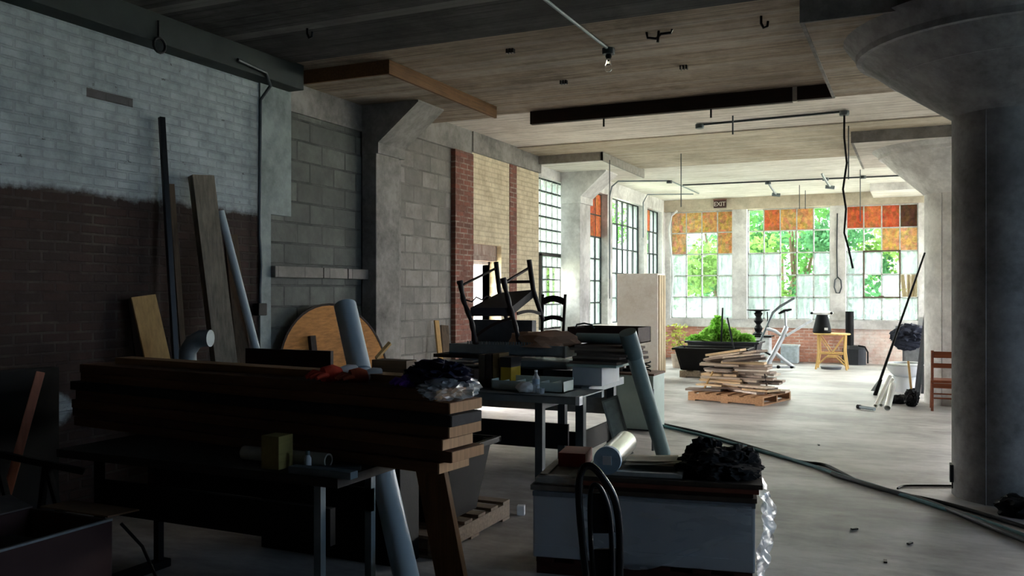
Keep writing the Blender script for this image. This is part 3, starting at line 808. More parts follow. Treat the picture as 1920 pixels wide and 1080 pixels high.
# lumber
_before = set(bpy.data.objects)
ends = [(818, 128), (841, 120), (828, 126), (836, 128), (846, 122), (838, 140), (812, 141)]
m_lum = [wood((112, 76, 50), 'x', contrast=.35), wood((98, 66, 46), 'x', contrast=.35), wood((124, 84, 54), 'x', contrast=.3)]
m_cut_lit = [wood((204, 160, 118), 'z', contrast=.3), wood((186, 142, 102), 'z', contrast=.3)]  # pale sawn wood, with window light on the ends put into the colour
m_lumdark = wood((46, 42, 40), 'x')
names = ['bottom', 'second', 'third', 'fourth', 'dark fifth', 'sixth', 'seventh']
z = TZ + .003
for i, ((u1, u0), nm) in enumerate(zip(ends, names)):
    th = .0555
    xa, xb = xat(u0, 4.03) - .02, xat(u1, 3.68)
    dy = (.0, .015, -.01, .012, -.008, .01, 0)[i]
    lab = '%s heavy plank from the table up in the lumber stack' % nm if i else 'heavy plank lying directly on the table, lowest of the lumber stack'
    if i == 6: lab = 'seventh heavy plank of the lumber stack, its end wrapped in a clear bag'
    mb = MB().bb((xa, 3.68 + dy, z), (xb, 3.94 + dy + (.02 if i % 2 else 0), z + th), .006)
    ob = tag(mb.build('lumber_plank', m_lumdark if i == 4 else m_lum[i % 3], origin=(xb, 3.8, z)), lab, 'lumber', 'heavy planks stacked on the work table')
    MB().bb((xb - .001, 3.684 + dy, z + .003), (xb + .004, 3.936 + dy + (.02 if i % 2 else 0), z + th - .003), .001).build('cut_end', plain((58, 56, 56), .85) if i == 4 else m_cut_lit[i % 2], ob)['label'] = 'sawn end of the plank'
    z += th + .003
LZ = z
xa, xb = xat(200, 4.12), xat(800, 3.8)
tag(MB().bb((xa, 3.80, LZ), (xb, 3.93, LZ + .04), .004).build('lumber_plank', wood((150, 112, 74), 'x', contrast=.3)), 'slimmer paler plank lying on top of the lumber stack at the back', 'lumber', 'heavy planks stacked on the work table')
_lumber = [q for q in bpy.data.objects if q not in _before]
# plank prop under the overhanging end
tag(MB().bar((-2.03, 3.82, 0), (-2.20, 3.82, TZ), .16, .04, (1, 0, 0), .004).build('prop_board', wood((120, 84, 52), 'z')), 'upright board propping the overhanging right end of the lumber', 'board')
# gloves
_before = set(bpy.data.objects)
def glove(c, rz, mat, cuffmat, label, s=1.0):
    c = Vector(c); o = thing('work_glove', label, 'glove', c, 'gloves on the lumber stack')
    rm = Matrix.Rotation(rz, 3, 'Z')
    w = lambda x, y, z: c + rm @ Vector((x * s, y * s, z * s))
    mb = MB().tube([w(-.05, 0, .022), w(0, 0, .03), w(.045, 0, .028)], [.032 * s, .044 * s, .036 * s], 12)
    for k, (yy, L) in enumerate(((-.034, .065), (-.012, .08), (.012, .077), (.034, .06))):
        mb.tube([w(.035, yy * .8, .028), w(.04 + L * .5, yy * 1.2, .04 - .004 * k), w(.04 + L, yy * 1.5, .018)], [.0125 * s, .0125 * s, .008 * s], 8)
    mb.tube([w(-.02, -.035, .025), w(.01, -.07, .03), w(.05, -.085, .018)], [.014 * s, .013 * s, .009 * s], 8)
    mb.build('hand', mat, o, smooth=60)
    MB().tube([w(-.115, 0, .022), w(-.08, 0, .03), w(-.045, 0, .024)], [.044 * s, .04 * s, .034 * s], 12).build('cuff', cuffmat, o, smooth=60)
m_gred = plain((206, 66, 44), .8, 0, .2, 20); m_gor = plain((190, 90, 60), .85, 0, .2, 20)
p = PY(618, 702, 3.78)
glove((p.x - .05, 3.74, LZ), R(250), m_gred, m_white, 'red work glove at the front edge of the lumber, fingers toward the viewer', 1.15)
glove((p.x + .11, 3.77, LZ + .0), R(240), m_gor, m_white, 'orange red work glove lying against the white pipe on the lumber')
# dark jacket/cloth with purple glove, clear bag
p = PY(800, 715, 3.8)
m_navy = plain((30, 30, 58), .85, 0, .3, 12)
tag(MB().blob((p.x + .02, 3.82, LZ + .055), (.17, .12, .07), 3, .45, 2.6, 4, floor=LZ + .001, ridge=True).build('dark_cloth', m_navy, smooth=40), 'crumpled dark navy cloth on the right end of the lumber', 'cloth')
glove((p.x - .09, 3.74, LZ + .0), R(250), plain((110, 48, 176), .55, 0, .15, 10), m_black, 'purple glove lying below the dark cloth on the lumber', .9)
kp = N('clear_plastic')
tr = kp.n('ShaderNodeBsdfTransparent'); gl = kp.n('ShaderNodeBsdfGlossy'); gl.inputs['Roughness'].default_value = .32; df = kp.n('ShaderNodeBsdfDiffuse'); df.inputs[0].default_value = (.7, .74, .78, 1)
lw_ = kp.n('ShaderNodeLayerWeight'); lw_.inputs[0].default_value = .35
m1 = kp.n('ShaderNodeMixShader'); m1.inputs[0].default_value = .3; kp.l(tr.outputs[0], m1.inputs[1]); kp.l(df.outputs[0], m1.inputs[2])
m2 = kp.n('ShaderNodeMixShader'); kp.l(kp.math('MULTIPLY', lw_.outputs['Facing'], .4), m2.inputs[0]); kp.l(m1.outputs[0], m2.inputs[1]); kp.l(gl.outputs[0], m2.inputs[2]); kp.l(m2.outputs[0], kp.out.inputs[0])
m_plastic = kp.m
xe = xat(822, 3.68)
tag(MB().blob((xe - .03, 3.80, LZ - .005), (.13, .17, .06), 8, .32, 3.2, 4, ridge=True).build('plastic_bag', m_plastic, smooth=30), 'crinkled clear plastic bag over the end of the top heavy plank', 'bag')
_lumber += [q for q in bpy.data.objects if q not in _before]
pv, yaw = Vector((-2.0, 3.66, 0)), R(-7.2)      # the stack lies slightly askew on the table
for q in _lumber:
    if q.parent is None:
        d = q.location - pv
        q.location = pv + Matrix.Rotation(yaw, 3, 'Z') @ d
        q.rotation_euler.z += yaw
# small things on the front of the table
p = PY(515, 885, 3.5)
tag(MB().bb((xat(497, 3.5), 3.47, TZ), (xat(530, 3.5), 3.58, TZ + .165), .004).build('wood_block', wood((150, 136, 80), 'y', contrast=.25)), 'squared yellowish wood block standing on the front table', 'block')
a, b = PY(458, 846, 3.62), PY(616, 858, 3.62); a.z = b.z = TZ + .037
o = thing('cardboard_tube', 'pale hollow tube lying on the table behind the wood block', 'tube', at((a + b) / 2, TZ))
MB().pipe(a, b, .036, .027).build('tube', plain((176, 172, 160), .8, 0, .1, 10), o, smooth=40)
p = PY(577, 872, 3.55)
o = thing('glue_bottle', 'slim white bottle standing beside the hollow tube end', 'bottle', at(p, TZ))
MB().lathe(at(p, TZ), [(0, 0), (.017, 0), (.018, .01), (.018, .055), (.01, .07), (.008, .075)], 14).build('body', m_white, o, smooth=40)
MB().lathe(at(p, TZ + .072), [(0, 0), (.012, 0), (.011, .02), (0, .022)], 12).build('cap', plain((90, 110, 112), .5), o, smooth=40)
tag(MB().bb((xat(545, 3.45), 3.43, TZ), (xat(662, 3.45), 3.49, TZ + .035), .003).build('metal_strip', m_greymetal), 'flat metal strip sticking past the right corner of the front table', 'strip')
tag(MB().bar((xat(610, 3.6), 3.54, TZ + .012), (xat(700, 3.75), 3.64, TZ + .012), .05, .02, (0, 1, 0), .002).build('metal_strip', m_darkmetal), 'dark flat strip under the lumber behind the right table corner', 'strip')
# dark cabinet standing behind the lumber
x0, x1 = xat(490, 4.5), xat(750, 4.5)
o = thing('dark_cabinet', 'tall dark cabinet standing just behind the lumber stack', 'cabinet', ((x0 + x1) / 2, 4.6, 0))
MB().bb((x0, 4.5, 0), (x1, 4.72, 1.12), .006).build('body', m_black, o)
MB().bb((x0 + .04, 4.49, .1), ((x0 + x1) / 2 - .01, 4.502, 1.08)).build('door', m_black, o)
MB().bb(((x0 + x1) / 2 - .05, 4.475, .55), ((x0 + x1) / 2 - .03, 4.49, .7)).build('handle', m_darkmetal, o.children[-1])
MB().bb(((x0 + x1) / 2 + .01, 4.49, .1), (x1 - .04, 4.502, 1.08)).build('door', m_black, o)
MB().bb(((x0 + x1) / 2 + .03, 4.475, .55), ((x0 + x1) / 2 + .05, 4.49, .7)).build('handle', m_darkmetal, o.children[-1])
tag(MB().bb((xat(460, 4.55), 4.55, 1.122), (xat(620, 4.55), 4.58, 1.28), .003).build('dark_board', m_darkboard), 'near black board on edge on top of the dark cabinet', 'board')
tag(MB().bb((xat(697, 4.56), 4.56, 1.122), (xat(762, 4.56), 4.68, 1.235), .003).build('wooden_crate', wood((88, 70, 52), 'x')), 'small brown wooden crate on the cabinet right of the white pipe', 'crate')
p = P(715, 690, 5.55)
tag(MB().bar((p.x, 4.64, 1.235), (p.x + .05, 4.72, 1.33), .025, .02, (0, 1, 0)).build('wood_stick', m_ply), 'short pale stick poking up beside the white pipe', 'stick')
# big pvc pipe
b, t_ = P(764, 1092, 4.58), P(647, 572, 5.42)
d = (t_ - b)
k_ = -b.z / d.z
base = b + d * k_
mid = b + d * ((P(680, 712, 5).z - b.z) / d.z)
o = thing('pvc_pipe', 'big pale plastic drain pipe leaning up through the lumber stack', 'pipe', base)
MB().pipe(base + d.normalized() * .05, t_, .068, .06).build('pipe', m_pvc, o, smooth=40)
mid = base + (t_ - base) * .735
MB().pipe(mid - d.normalized() * .06, mid + d.normalized() * .012, 0.076, .068).build('bell_collar', m_pvc, o, smooth=40)
MB().pipe(mid + d.normalized() * .022, mid + d.normalized() * .034, 0.0688, .068).build('printed_band', plain((96, 116, 130), .5), o, smooth=40)

# ---------------- far left: panel, bar, rod, box
tag(MB().box((-5.3, 3.72, .575), (.1, .75, 1.15), rz=R(-4)).build('dark_board', plain((9, 11, 11), .9)), 'big near black board standing against the brick at the left edge', 'panel')
t_, b_ = P(76, 697, 5.3), PZ(-30, 1085)
tag(MB().bar(b_, t_, .05, .03, (.5, .85, 0), .008).build('wooden_bar', wood((226, 146, 116), 'z', contrast=.2)), 'orange brown wooden bar leaning at the left edge of the picture', 'bar')
a, c = P(-30, 846, 5.0), P(158, 884, 5.1)
o = thing('trestle', 'low dark metal trestle with a rod sticking out beside the orange bar', 'trestle', at((a + c) / 2, 0))
MB().bar(a, c, .035, .035, (0, 0, 1)).build('rod', m_blackmetal, o)
for q in (.12, .62):
    pp = a.lerp(c, q); MB().bar(at(pp, 0) + Vector((-.12, 0, 0)), pp, .03, .03, (0, 1, 0)).bar(at(pp, 0) + Vector((.12, .1, 0)), pp, .03, .03, (0, 1, 0)).build('leg', m_black, o)
# cardboard box with open flaps
o = thing('cardboard_box', 'dark reddish open carton at the bottom left corner', 'box', (-4.15, 2.7, 0))
m_redbox = plain((70, 46, 44), .8, 0, .15, 5)
mb = MB()
for a, b in (((-3.72, 2.1, 0), (-3.70, 3.2, .5)), ((-4.3, 2.1, 0), (-4.28, 3.2, .5)), ((-4.28, 3.18, 0), (-3.72, 3.2, .5)), ((-4.28, 2.1, 0), (-3.72, 2.12, .5)), ((-4.3, 2.1, 0), (-3.7, 3.2, .015))): mb.bb(a, b)
mb.build('body', m_redbox, o)
MB().bar((-3.98, 3.2, .51), (-3.98, 3.4, .50), .5, .008, (1, 0, 0)).build('flap', m_card, o)
MB().prism([(-4.29, 2.1, .5), (-4.29, 3.2, .5), (-4.5, 3.22, .54), (-4.5, 2.08, .54)], (0, 0, .008)).build('flap', plain((96, 88, 84), .8), o)
MB().bb((-3.715, 2.1, .495), (-3.695, 3.2, .506)).build('edge_tape', m_galv, o)
MB().bb((-4.2, 2.3, .3), (-3.85, 3.0, .42)).build('contents', m_black, o)
# cord hanging off the carton and offcut under the table
pts = [(-3.66, 3.22, .48), (-3.6, 3.3, .35), (-3.5, 3.3, .2), (-3.42, 3.32, .06), (-3.3, 3.4, .012), (-3.1, 3.5, .012)]
tag(MB().tube(pts, .008, 6).build('loose_cord', m_black, smooth=50), 'loose black cord hanging off the open carton', 'cord')
tag(MB().bar((-3.9, 4.75, 0), (-3.95, 5.0, .72), .3, .015, (1, 0, 0)).build('plywood_offcut', m_ply), 'pale plywood offcut seen under the front work table', 'board')
# ================================================================== middle of the room
# ---------------- first steel bench (nearer)
BT = .75
o = thing('steel_bench', 'nearer grey steel work bench with a plastic parts tray on it', 'bench', (-3.7, 7.5, 0))
x1 = PZ(1085, 745, BT).x; x0 = -4.75
MB().bb((x0, 7.1, BT - .07), (x1, 7.16, BT), .004).bb((x0, 7.7, BT - .07), (x1, 7.76, BT), .004).bb((x0, 7.1, BT - .012), (x1, 7.76, BT - .002)).build('bench_top', m_greymetal, o)
MB().bb((x1 - .03, 7.09, BT - .072), (x1 + .006, 7.17, BT + .004)).build('end_cap', m_white, o)
for xx in (-4.55, -3.02):
    for yy in (7.16, 7.7):
        MB().bb((xx - .035, yy - .035, 0), (xx + .035, yy + .035, BT - .07)).build('leg', m_darkmetal, o)
MB().bb((-4.6, 7.66, .22), (-2.95, 7.69, .42)).build('stretcher', m_black, o)
MB().bb((-3.05, 7.12, BT - .13), (-2.99, 7.74, BT - .075)).build('side_rail', m_darkmetal, o)
# ---------------- second steel bench behind it
o = thing('steel_bench', 'farther grey steel bench piled high, standing behind the nearer bench', 'bench', (-4.0, 8.4, 0))
MB().bb((-5.0, 7.9, BT - .06), (-2.9, 8.95, BT), .004).build('bench_top', m_darkmetal, o)
MB().bb((-2.9, 7.88, BT - .07), (-2.82, 8.97, BT + .005), .004).build('edge_rail', m_greymetal, o)
for xx in (-4.9, -2.93):
    for yy in (7.95, 8.88):
        MB().bb((xx - .04, yy - .04, 0), (xx + .04, yy + .04, BT - .06)).build('leg', m_darkmetal, o)
MB().bb((-4.85, 8.9, .36), (-2.97, 8.92, BT - .06)).build('back_panel', plain((150, 150, 146), .7), o)
MB().bb((-4.85, 7.98, .12), (-2.97, 8.0, .3)).build('stretcher', m_black, o)
MB().bb((-2.95, 8.0, .1), (-2.93, 8.85, .3)).build('stretcher', m_black, o)
# ---------------- on the first bench
m_tray = plain((186, 200, 194), .55, 0, .06, 8)
xa, xb = xat(925, 7.35), xat(1060, 7.35)
o = thing('parts_tray', 'pale green plastic parts tray with compartments on the nearer bench', 'tray', ((xa + xb) / 2, 7.42, BT))
mb = MB().bb((xa, 7.3, BT), (xb, 7.56, BT + .012)).bb((xa, 7.3, BT), (xb, 7.312, BT + .09)).bb((xa, 7.548, BT), (xb, 7.56, BT + .12))
mb.bb((xa, 7.3, BT), (xa + .012, 7.56, BT + .1)).bb((xb - .012, 7.3, BT), (xb, 7.56, BT + .1)); mb.build('tray_shell', m_tray, o)
for k in range(1, 6):
    xx = xa + (xb - xa) * k / 6; MB().bb((xx - .004, 7.312, BT + .012), (xx + .004, 7.548, BT + .088)).build('divider', m_tray, o)
p = PY(1005, 733, 7.24)
kb2 = N('pet'); g = kb2.n('ShaderNodeBsdfGlass'); g.inputs['Roughness'].default_value = .05; g.inputs['IOR'].default_value = 1.15; kb2.l(g.outputs[0], kb2.out.inputs[0])
o = thing('water_bottle', 'clear plastic water bottle standing before the parts tray', 'bottle', at(p, BT))
MB().lathe(at(p, BT), [(0, 0), (.03, 0), (.033, .01), (.033, .06), (.03, .068), (.033, .076), (.033, .13), (.014, .172), (.013, .19)], 20).build('body', m_plastic, o, smooth=40)
MB().lathe(at(p, BT + .188), [(0, 0), (.015, 0), (.015, .016), (0, .016)], 14).build('cap', m_white, o, smooth=40)
MB().lathe(at(p, BT + .08), [(.0335, 0), (.0335, .045)], 20).build('label_band', plain((150, 170, 190), .5), o, smooth=40)
p = PY(985, 738, 7.22)
tag(MB().blob((p.x, 7.22, BT + .045), (.085, .07, .055), 5, .15, 2, 4, floor=BT + .001).build('dust_mask', m_white, smooth=60), 'rounded white dust mask lying by the water bottle', 'mask')
p = PY(1014, 735, 7.2)
tag(MB().lathe(at(p, BT), [(0, 0), (.03, 0), (.036, .05), (.034, .05), (.028, .005), (0, .005)], 16).build('small_cup', m_plastic, smooth=40), 'small clear cup right of the water bottle', 'cup')
def book(u0, u1, vtop, Y, th, mat, label, tilt=0., name='folder', z0=BT, depth=.22):
    a, b = PY(u0, vtop, Y), PY(u1, vtop, Y); h = a.z - z0
    m = MB().box(((a.x + b.x) / 2, Y + depth / 2, z0 + h / 2), (abs(b.x - a.x), depth, h * .985), bevel=.003)
    ob = m.build(name, mat, origin=((a.x + b.x) / 2, Y + depth / 2, z0)); ob.rotation_euler = (0, tilt, 0)
    return tag(ob, label, 'folder', 'folders standing on the nearer bench')
book(897, 908, 664, 7.45, .02, plain((86, 74, 60), .8), 'brown folder, leftmost in the row on the nearer bench', .0)
book(911, 921, 664, 7.45, .02, plain((64, 54, 46), .8), 'dark brown folder, second in the row on the nearer bench', .0)
book(924, 936, 662, 7.45, .02, plain((112, 92, 60), .8), 'tan folder beside the yellow box on the nearer bench', .0)
o = thing('yellow_box', 'black and yellow carton standing at the right end of the folders', 'box', (xat(947, 7.45), 7.55, BT))
xa, xb = xat(939, 7.45), xat(959, 7.45)
MB().bb((xa, 7.44, BT), (xb, 7.66, BT + .29), .004).build('carton', plain((176, 146, 40), .6, 0, .1, 6), o)
MB().bb((xa - .002, 7.436, BT + .2), (xb + .002, 7.662, BT + .292)).build('black_band', plain((30, 28, 28), .6), o)
xa, xb = xat(866, 7.4), xat(893, 7.4)
tag(MB().bb((xa, 7.36, BT), (xb, 7.55, BT + .17), .005).build('small_carton', plain((70, 54, 46), .8)), 'small dark brown carton left of the folders', 'box')
tag(MB().bb((xat(832, 7.4), 7.42, BT), (xat(862, 7.4), 7.6, BT + .1), .005).build('small_carton', plain((58, 56, 58), .8)), 'low grey carton behind the clear plastic bag on the nearer bench', 'box')
# sheets of metal and papers
for k, (u0, u1, z, rz, mt, lb) in enumerate(((800, 890, .18, 6, m_galv, 'shiny metal sheet lowest of the loose sheets beside the lumber'), (806, 899, .2, -5, plain((196, 202, 208), .4), 'pale plastic sheet second of the loose sheets beside the lumber'), (815, 885, .225, 9, plain((150, 158, 166), .35, .4), 'grey sheet topmost of the loose sheets beside the lumber'))):
    a, b = PY(u0, 690, 7.62), PY(u1, 690, 7.62)
    tag(MB().box(((a.x + b.x) / 2, 7.66, BT + z), (b.x - a.x, .22, .008), rz=R(rz)).build('metal_sheet', mt), lb, 'sheet', 'loose sheets on the nearer bench')
a = PY(812, 700, 7.62)
tag(MB().bb((a.x - .0, 7.6, BT), (a.x + .42, 7.72, BT + .17)).build('storage_box', plain((44, 42, 42), .8)), 'dark box carrying the loose metal sheets', 'box')
# ---------------- on the second bench
xa, xb = xat(846, 8.1), xat(1000, 8.1)
tag(MB().bb((xa, 8.1, BT), (xb + .2, 8.7, .885), .004).build('storage_box', m_black), 'low black box under the long grey metal troughs', 'box')
def trough(u0, u1, z0, z1, Y, label, comb=False, mat=m_greymetal):
    xa, xb = xat(u0, Y), xat(u1, Y)
    o = thing('metal_trough', label, 'trough', ((xa + xb) / 2, Y + .15, z0), 'long metal troughs on the farther bench')
    MB().bb((xa, Y, z0), (xb, Y + .02, z1), .003).bb((xa, Y + .5, z0), (xb, Y + .52, z1), .003).bb((xa, Y, z0), (xb, Y + .52, z0 + .015)).bb((xa, Y + .02, z1 - .01), (xb, Y + .5, z1 - .004)).build('body', mat, o)
    MB().bb((xb, Y - .006, z0), (xb + .012, Y + .526, z1)).build('end_plate', m_galv, o)
    if comb:
        c = MB(); n = 26; xs, xe = xat(876, Y), xat(1008, Y)
        for k in range(n): c.bb((xs + (xe - xs) * k / n, Y + .0, z1), (xs + (xe - xs) * (k + .45) / n, Y + .012, z1 + .03))
        c.build('comb_edge', m_greymetal, o)
trough(860, 1062, .89, .965, 8.06, 'lower of the two long grey metal troughs on the farther bench')
tag(MB().bb((xat(808, 8.0), 8.05, .97), (xat(960, 8.0), 8.55, 1.005), .003).build('dark_board', m_darkboard), 'dark board sticking out left between the two metal troughs', 'board')
trough(842, 1058, 1.01, 1.12, 8.03, 'upper long grey metal trough with a toothed edge, under the armchair', True)
xa, xb = xat(1000, 8.0), xat(1131, 8.0)
tag(MB().bb((-3.02, 7.96, BT + .005), (xb, 8.5, .93), .004).build('drawer_unit', plain((176, 184, 190), .6, 0, .08, 6)), 'pale grey drawer box at the right end of the farther bench', 'drawer box')
tag(MB().bb((xa + .1, 8.0, BT + .002), (-3.03, 8.06, .885), .004).build('storage_box', plain((30, 30, 32), .7)), 'black box just left of the pale grey drawer box', 'box')
tag(MB().bb((xat(1068, 8.05), 7.95, .932), (xat(1182, 8.4), 8.8, .955), .003).build('pale_board', plain((150, 172, 164), .6, 0, .1, 6)), 'pale green board on the drawer box, under the cardboard sheets', 'board')
rnd = random.Random(4)
z = .957
nm = ('lowest', 'second', 'third', 'fourth', 'fifth', 'sixth', 'topmost')
for k in range(7):
    xa, xb = xat(1070 + rnd.uniform(-6, 8), 8.05), xat(1166 + rnd.uniform(-10, 10), 8.05)
    th = rnd.uniform(.02, .026)
    tag(MB().box(((xa + xb) / 2 + .03, 8.35 + rnd.uniform(-.03, .03), z + th / 2), (xb - xa, .62, th), rz=R(rnd.uniform(-5, 5)), bevel=.002).build('cardboard_sheet', plain(((104, 92, 84), (86, 76, 70), (120, 108, 98))[k % 3], .85, 0, .12, 5)), '%s cardboard sheet of the stack on the farther bench' % nm[k], 'sheet', 'cardboard sheets on the farther bench')
    z += th + .002
ZS2 = z
o = thing('dark_crate', 'wide shallow dark wooden crate topping the pile, right of the chairs', 'crate', (-2.9, 8.6, ZS2))
xa, xb = xat(1062, 8.35), xat(1194, 8.35)
MB().bb((xa, 8.38, ZS2 + .005), (xb, 8.4, ZS2 + .16)).bb((xa, 8.83, ZS2 + .005), (xb, 8.85, ZS2 + .16)).bb((xa, 8.38, ZS2 + .005), (xa + .02, 8.85, ZS2 + .16)).bb((xb - .02, 8.38, ZS2 + .005), (xb, 8.85, ZS2 + .16)).bb((xa, 8.38, ZS2 + .002), (xb, 8.85, ZS2 + .015)).build('sides', wood((62, 40, 36), 'x'), o)
hx = xat(1098, 8.39)
MB().tube([(hx - .1, 8.37, ZS2 + .15), (hx - .08, 8.35, ZS2 + .185), (hx, 8.35, ZS2 + .2), (hx + .08, 8.35, ZS2 + .185), (hx + .1, 8.37, ZS2 + .15)], .009, 8).build('handle', m_darkmetal, o, smooth=50)
# horizontal pipe and big leaning pipe
m_duct = plain((120, 142, 142), .55, .15, .12, 6, name='duct')
a, b = PY(1082, 627, 8.3), PY(1184, 634, 8.3); a.z = b.z = ZS2 + .055
tag(MB().cyl(a, b, .05, seg=20).build('grey_pipe', m_duct, smooth=40), 'grey pipe lying level in front of the shallow dark crate', 'pipe')
b, t_ = P(1243, 852, 8.86), P(1178, 628, 8.35)
b = PZ(1245, 856)
o = thing('leaning_duct', 'thick grey green duct leaning from the floor up to the piled bench', 'duct', b)
d = (t_ - b).normalized()
MB().cyl(b + d * .03, t_, .075, seg=24).build('duct', m_duct, o, smooth=40)
MB().cyl(b + (t_ - b) * .83, t_ + d * .03, .084, seg=24).build('coupling', plain((96, 116, 118), .55, .2, .1), o, smooth=40)
# dark grey flat case behind the armchair
tag(MB().bb((xat(886, 8.45), 8.42, 1.121), (xat(1000, 8.45), 8.53, 1.355), .006).build('flat_case', plain((70, 74, 80), .6)), 'dark grey flat case standing behind the armchair legs', 'case')
# ---------------- armchair on the pile (built on its photographed joints)
m_chair = wood((44, 28, 24), 'z', rough=.45, contrast=.3)
ZB = 1.122
base = PY(930, 636, 8.25)
o = thing('wooden_armchair', 'dark wooden armchair tipped back on top of the piled bench', 'chair', at(base, ZB))
Zf, Zb = 8.85, 9.2
def J(u, v, Z): return P(u, v, Z)
def turned(name, pts, rr):
    n = 28; P_ = [Vector(p) for p in pts]; L = []; rs = []
    for k in range(n):
        t = k / (n - 1) * (len(P_) - 1); i = min(int(t), len(P_) - 2); L.append(P_[i].lerp(P_[i + 1], t - i))
        q = k / (n - 1); rs.append(rr * 1.25 * (.8 + .35 * abs(math.sin(q * 15)) + (.45 if q < .06 else 0)))
    return MB().tube(L, rs, 10).build(name, m_chair, o, smooth=50)
fl = [J(862, 526, Zf), J(869, 563, Zf), J(884, 603, Zf), at(J(892, 636, Zf), ZB + .02)]
fr = [J(943, 521, Zf), J(953, 563, Zf), J(964, 603, Zf), at(J(974, 636, Zf), ZB + .02)]
turned('front_leg', fl, .02); turned('front_leg', fr, .02)
bl = [J(930, 491, Zb), J(936, 545, Zb), J(950, 600, Zb)]
br = [J(992, 487, Zb), J(1000, 545, Zb), J(1018, 600, Zb)]
MB().tube(bl, [.028, .026, .022], 8).build('back_post', m_chair, o, smooth=50)
MB().tube(br, [.028, .028, .024], 8).build('back_post', m_chair, o, smooth=50)
MB().tube([J(930, 503, Zb), J(868, 534, Zf)], .014, 8).build('arm', m_chair, o, smooth=50)
MB().tube([J(991, 503, Zb), J(946, 530, Zf)], .016, 8).build('arm', m_chair, o, smooth=50)
MB().bar(J(937, 529, Zb), J(998, 528, Zb), .03, .02, (0, 0, 1)).build('back_rail', m_chair, o)
s0 = [J(882, 577, Zf), J(958, 577, Zf), J(1000, 543, Zb), J(936, 549, Zb)]
MB().hexa(s0, [p + Vector((0, 0, -.085)) for p in s0]).build('seat', plain((40, 34, 38), .7), o)
MB().tube([J(873, 562, Zf), J(885, 566, Zf), J(893, 557, Zf + .05), J(903, 562, Zf + .1), J(912, 555, Zf + .15), J(920, 557, Zf + .2)], .008, 6).build('side_scroll', m_chair, o, smooth=50)
def arch(a, b, rise, w):
    pts = [Vector(a).lerp(Vector(b), k / 10) + Vector((0, 0, rise * math.sin(math.pi * k / 10))) for k in range(11)]
    mb = MB()
    for p, q in zip(pts, pts[1:]): mb.bar(p, q + (q - p) * .15, w, .02, (0, 0, 1))
    return mb
arch(J(890, 632, Zf), J(958, 597, Zf), .03, .028).build('apron', m_chair, o)
arch(J(970, 588, Zf + .1), J(1017, 590, Zb), .03, .03).build('apron', m_chair, o)
for q in (fl[-1], fr[-1]): MB().blob(at(q, ZB + .018), (.035, .03, .018), 1, .05, 1, 3, floor=ZB + .001).build('foot_pad', m_chair, o, smooth=60)
# ladder back chair standing on the farther bench behind the pile
o = thing('ladder_back_chair', 'dark ladder back chair behind the pile, only its back showing', 'chair', PY(1038, 700, 8.86))
o.location.z = BT
bx0, bx1 = xat(1018, 8.9), xat(1057, 8.9); zt = PY(1037, 552, 8.9).z
for xx in (bx0, bx1):
    MB().tube([(xx, 8.88, BT + .005), (xx, 8.88, BT + .42), (xx + (0.01 if xx == bx1 else -.01), 8.92, zt)], .018, 8).build('back_post', m_chair, o, smooth=50)
for dz, w, rise in ((.05, .07, .035), (.25, .045, .03), (.4, .045, .02)):
    arch((bx0, 8.905, zt - dz - .03), (bx1, 8.905, zt - dz - .03), rise, w).build('slat', m_chair, o)
MB().bb((bx0 - .02, 8.7, BT + .40), (bx1 + .02, 8.9, BT + .425), .008).build('seat', m_chair, o)
for xx in (bx0, bx1): MB().cyl((xx, 8.72, BT + .005), (xx, 8.72, BT + .4), .016, seg=8).build('front_leg', m_chair, o, smooth=50)
# crumpled brown paper
p = PY(1020, 622, 8.22)
tag(MB().blob((p.x + .02, 8.14, ZS2 + .01), (.34, .14, .125), 12, .42, 1.3, 3, floor=ZS2 - .035).build('paper_sack', plain((170, 134, 110), .8, 0, .1, 6)), 'crumpled brown paper sack between the armchair and the shallow crate', 'sack')
# ---------------- pale green cabinet with things on it
pz = PZ(1225, 810); gy = pz.y
gx0, gx1 = xat(1141, gy), pz.x
o = thing('green_cabinet', 'pale green metal cabinet standing behind the leaning grey duct', 'cabinet', ((gx0 + gx1) / 2, gy + .25, 0))
m_green = plain((166, 184, 176), .55, .1, .1, 5)
MB().bb((gx0, gy, .02), (gx1, gy + .5, .66), .008).build('body', m_green, o)
MB().bb((gx0 - .01, gy - .01, .66), (gx1 + .01, gy + .51, .685), .004).build('top_board', wood((96, 70, 54), 'x'), o)
MB().bb((gx0 + .02, gy + .03, 0), (gx1 - .02, gy + .47, .02)).build('plinth', m_darkmetal, o)
CZ = .686
p = PY(1145, 690, gy + .15)
o = thing('red_kettle', 'small red kettle on the left of the green cabinet', 'kettle', (p.x, gy + .15, CZ))
MB().lathe((p.x, gy + .15, CZ), [(0, 0), (.06, 0), (.075, .03), (.07, .07), (.03, .1), (0, .105)], 18).build('body', plain((120, 52, 40), .4), o, smooth=50)
MB().tube([(p.x - .05, gy + .15, CZ + .08), (p.x - .04, gy + .15, CZ + .14), (p.x + .04, gy + .15, CZ + .14), (p.x + .05, gy + .15, CZ + .08)], .008, 6).build('handle', m_black, o, smooth=50)
p = PY(1162, 690, gy + .2)
o = thing('chrome_pot', 'shiny metal pot between the red kettle and black drill on the green cabinet', 'pot', (p.x, gy + .2, CZ))
MB().lathe((p.x, gy + .2, CZ), [(0, 0), (.055, 0), (.06, .02), (.06, .11), (.057, .11), (.055, .01), (0, .01)], 18).build('body', plain((200, 200, 200), .2, .9), o, smooth=40)
MB().tube([(p.x + .06, gy + .2, CZ + .09), (p.x + .12, gy + .19, CZ + .1)], .008, 6).build('handle', m_black, o)
p = PY(1183, 690, gy + .2)
o = thing('power_drill', 'black power tool lying on the green cabinet', 'drill', (p.x, gy + .2, CZ))
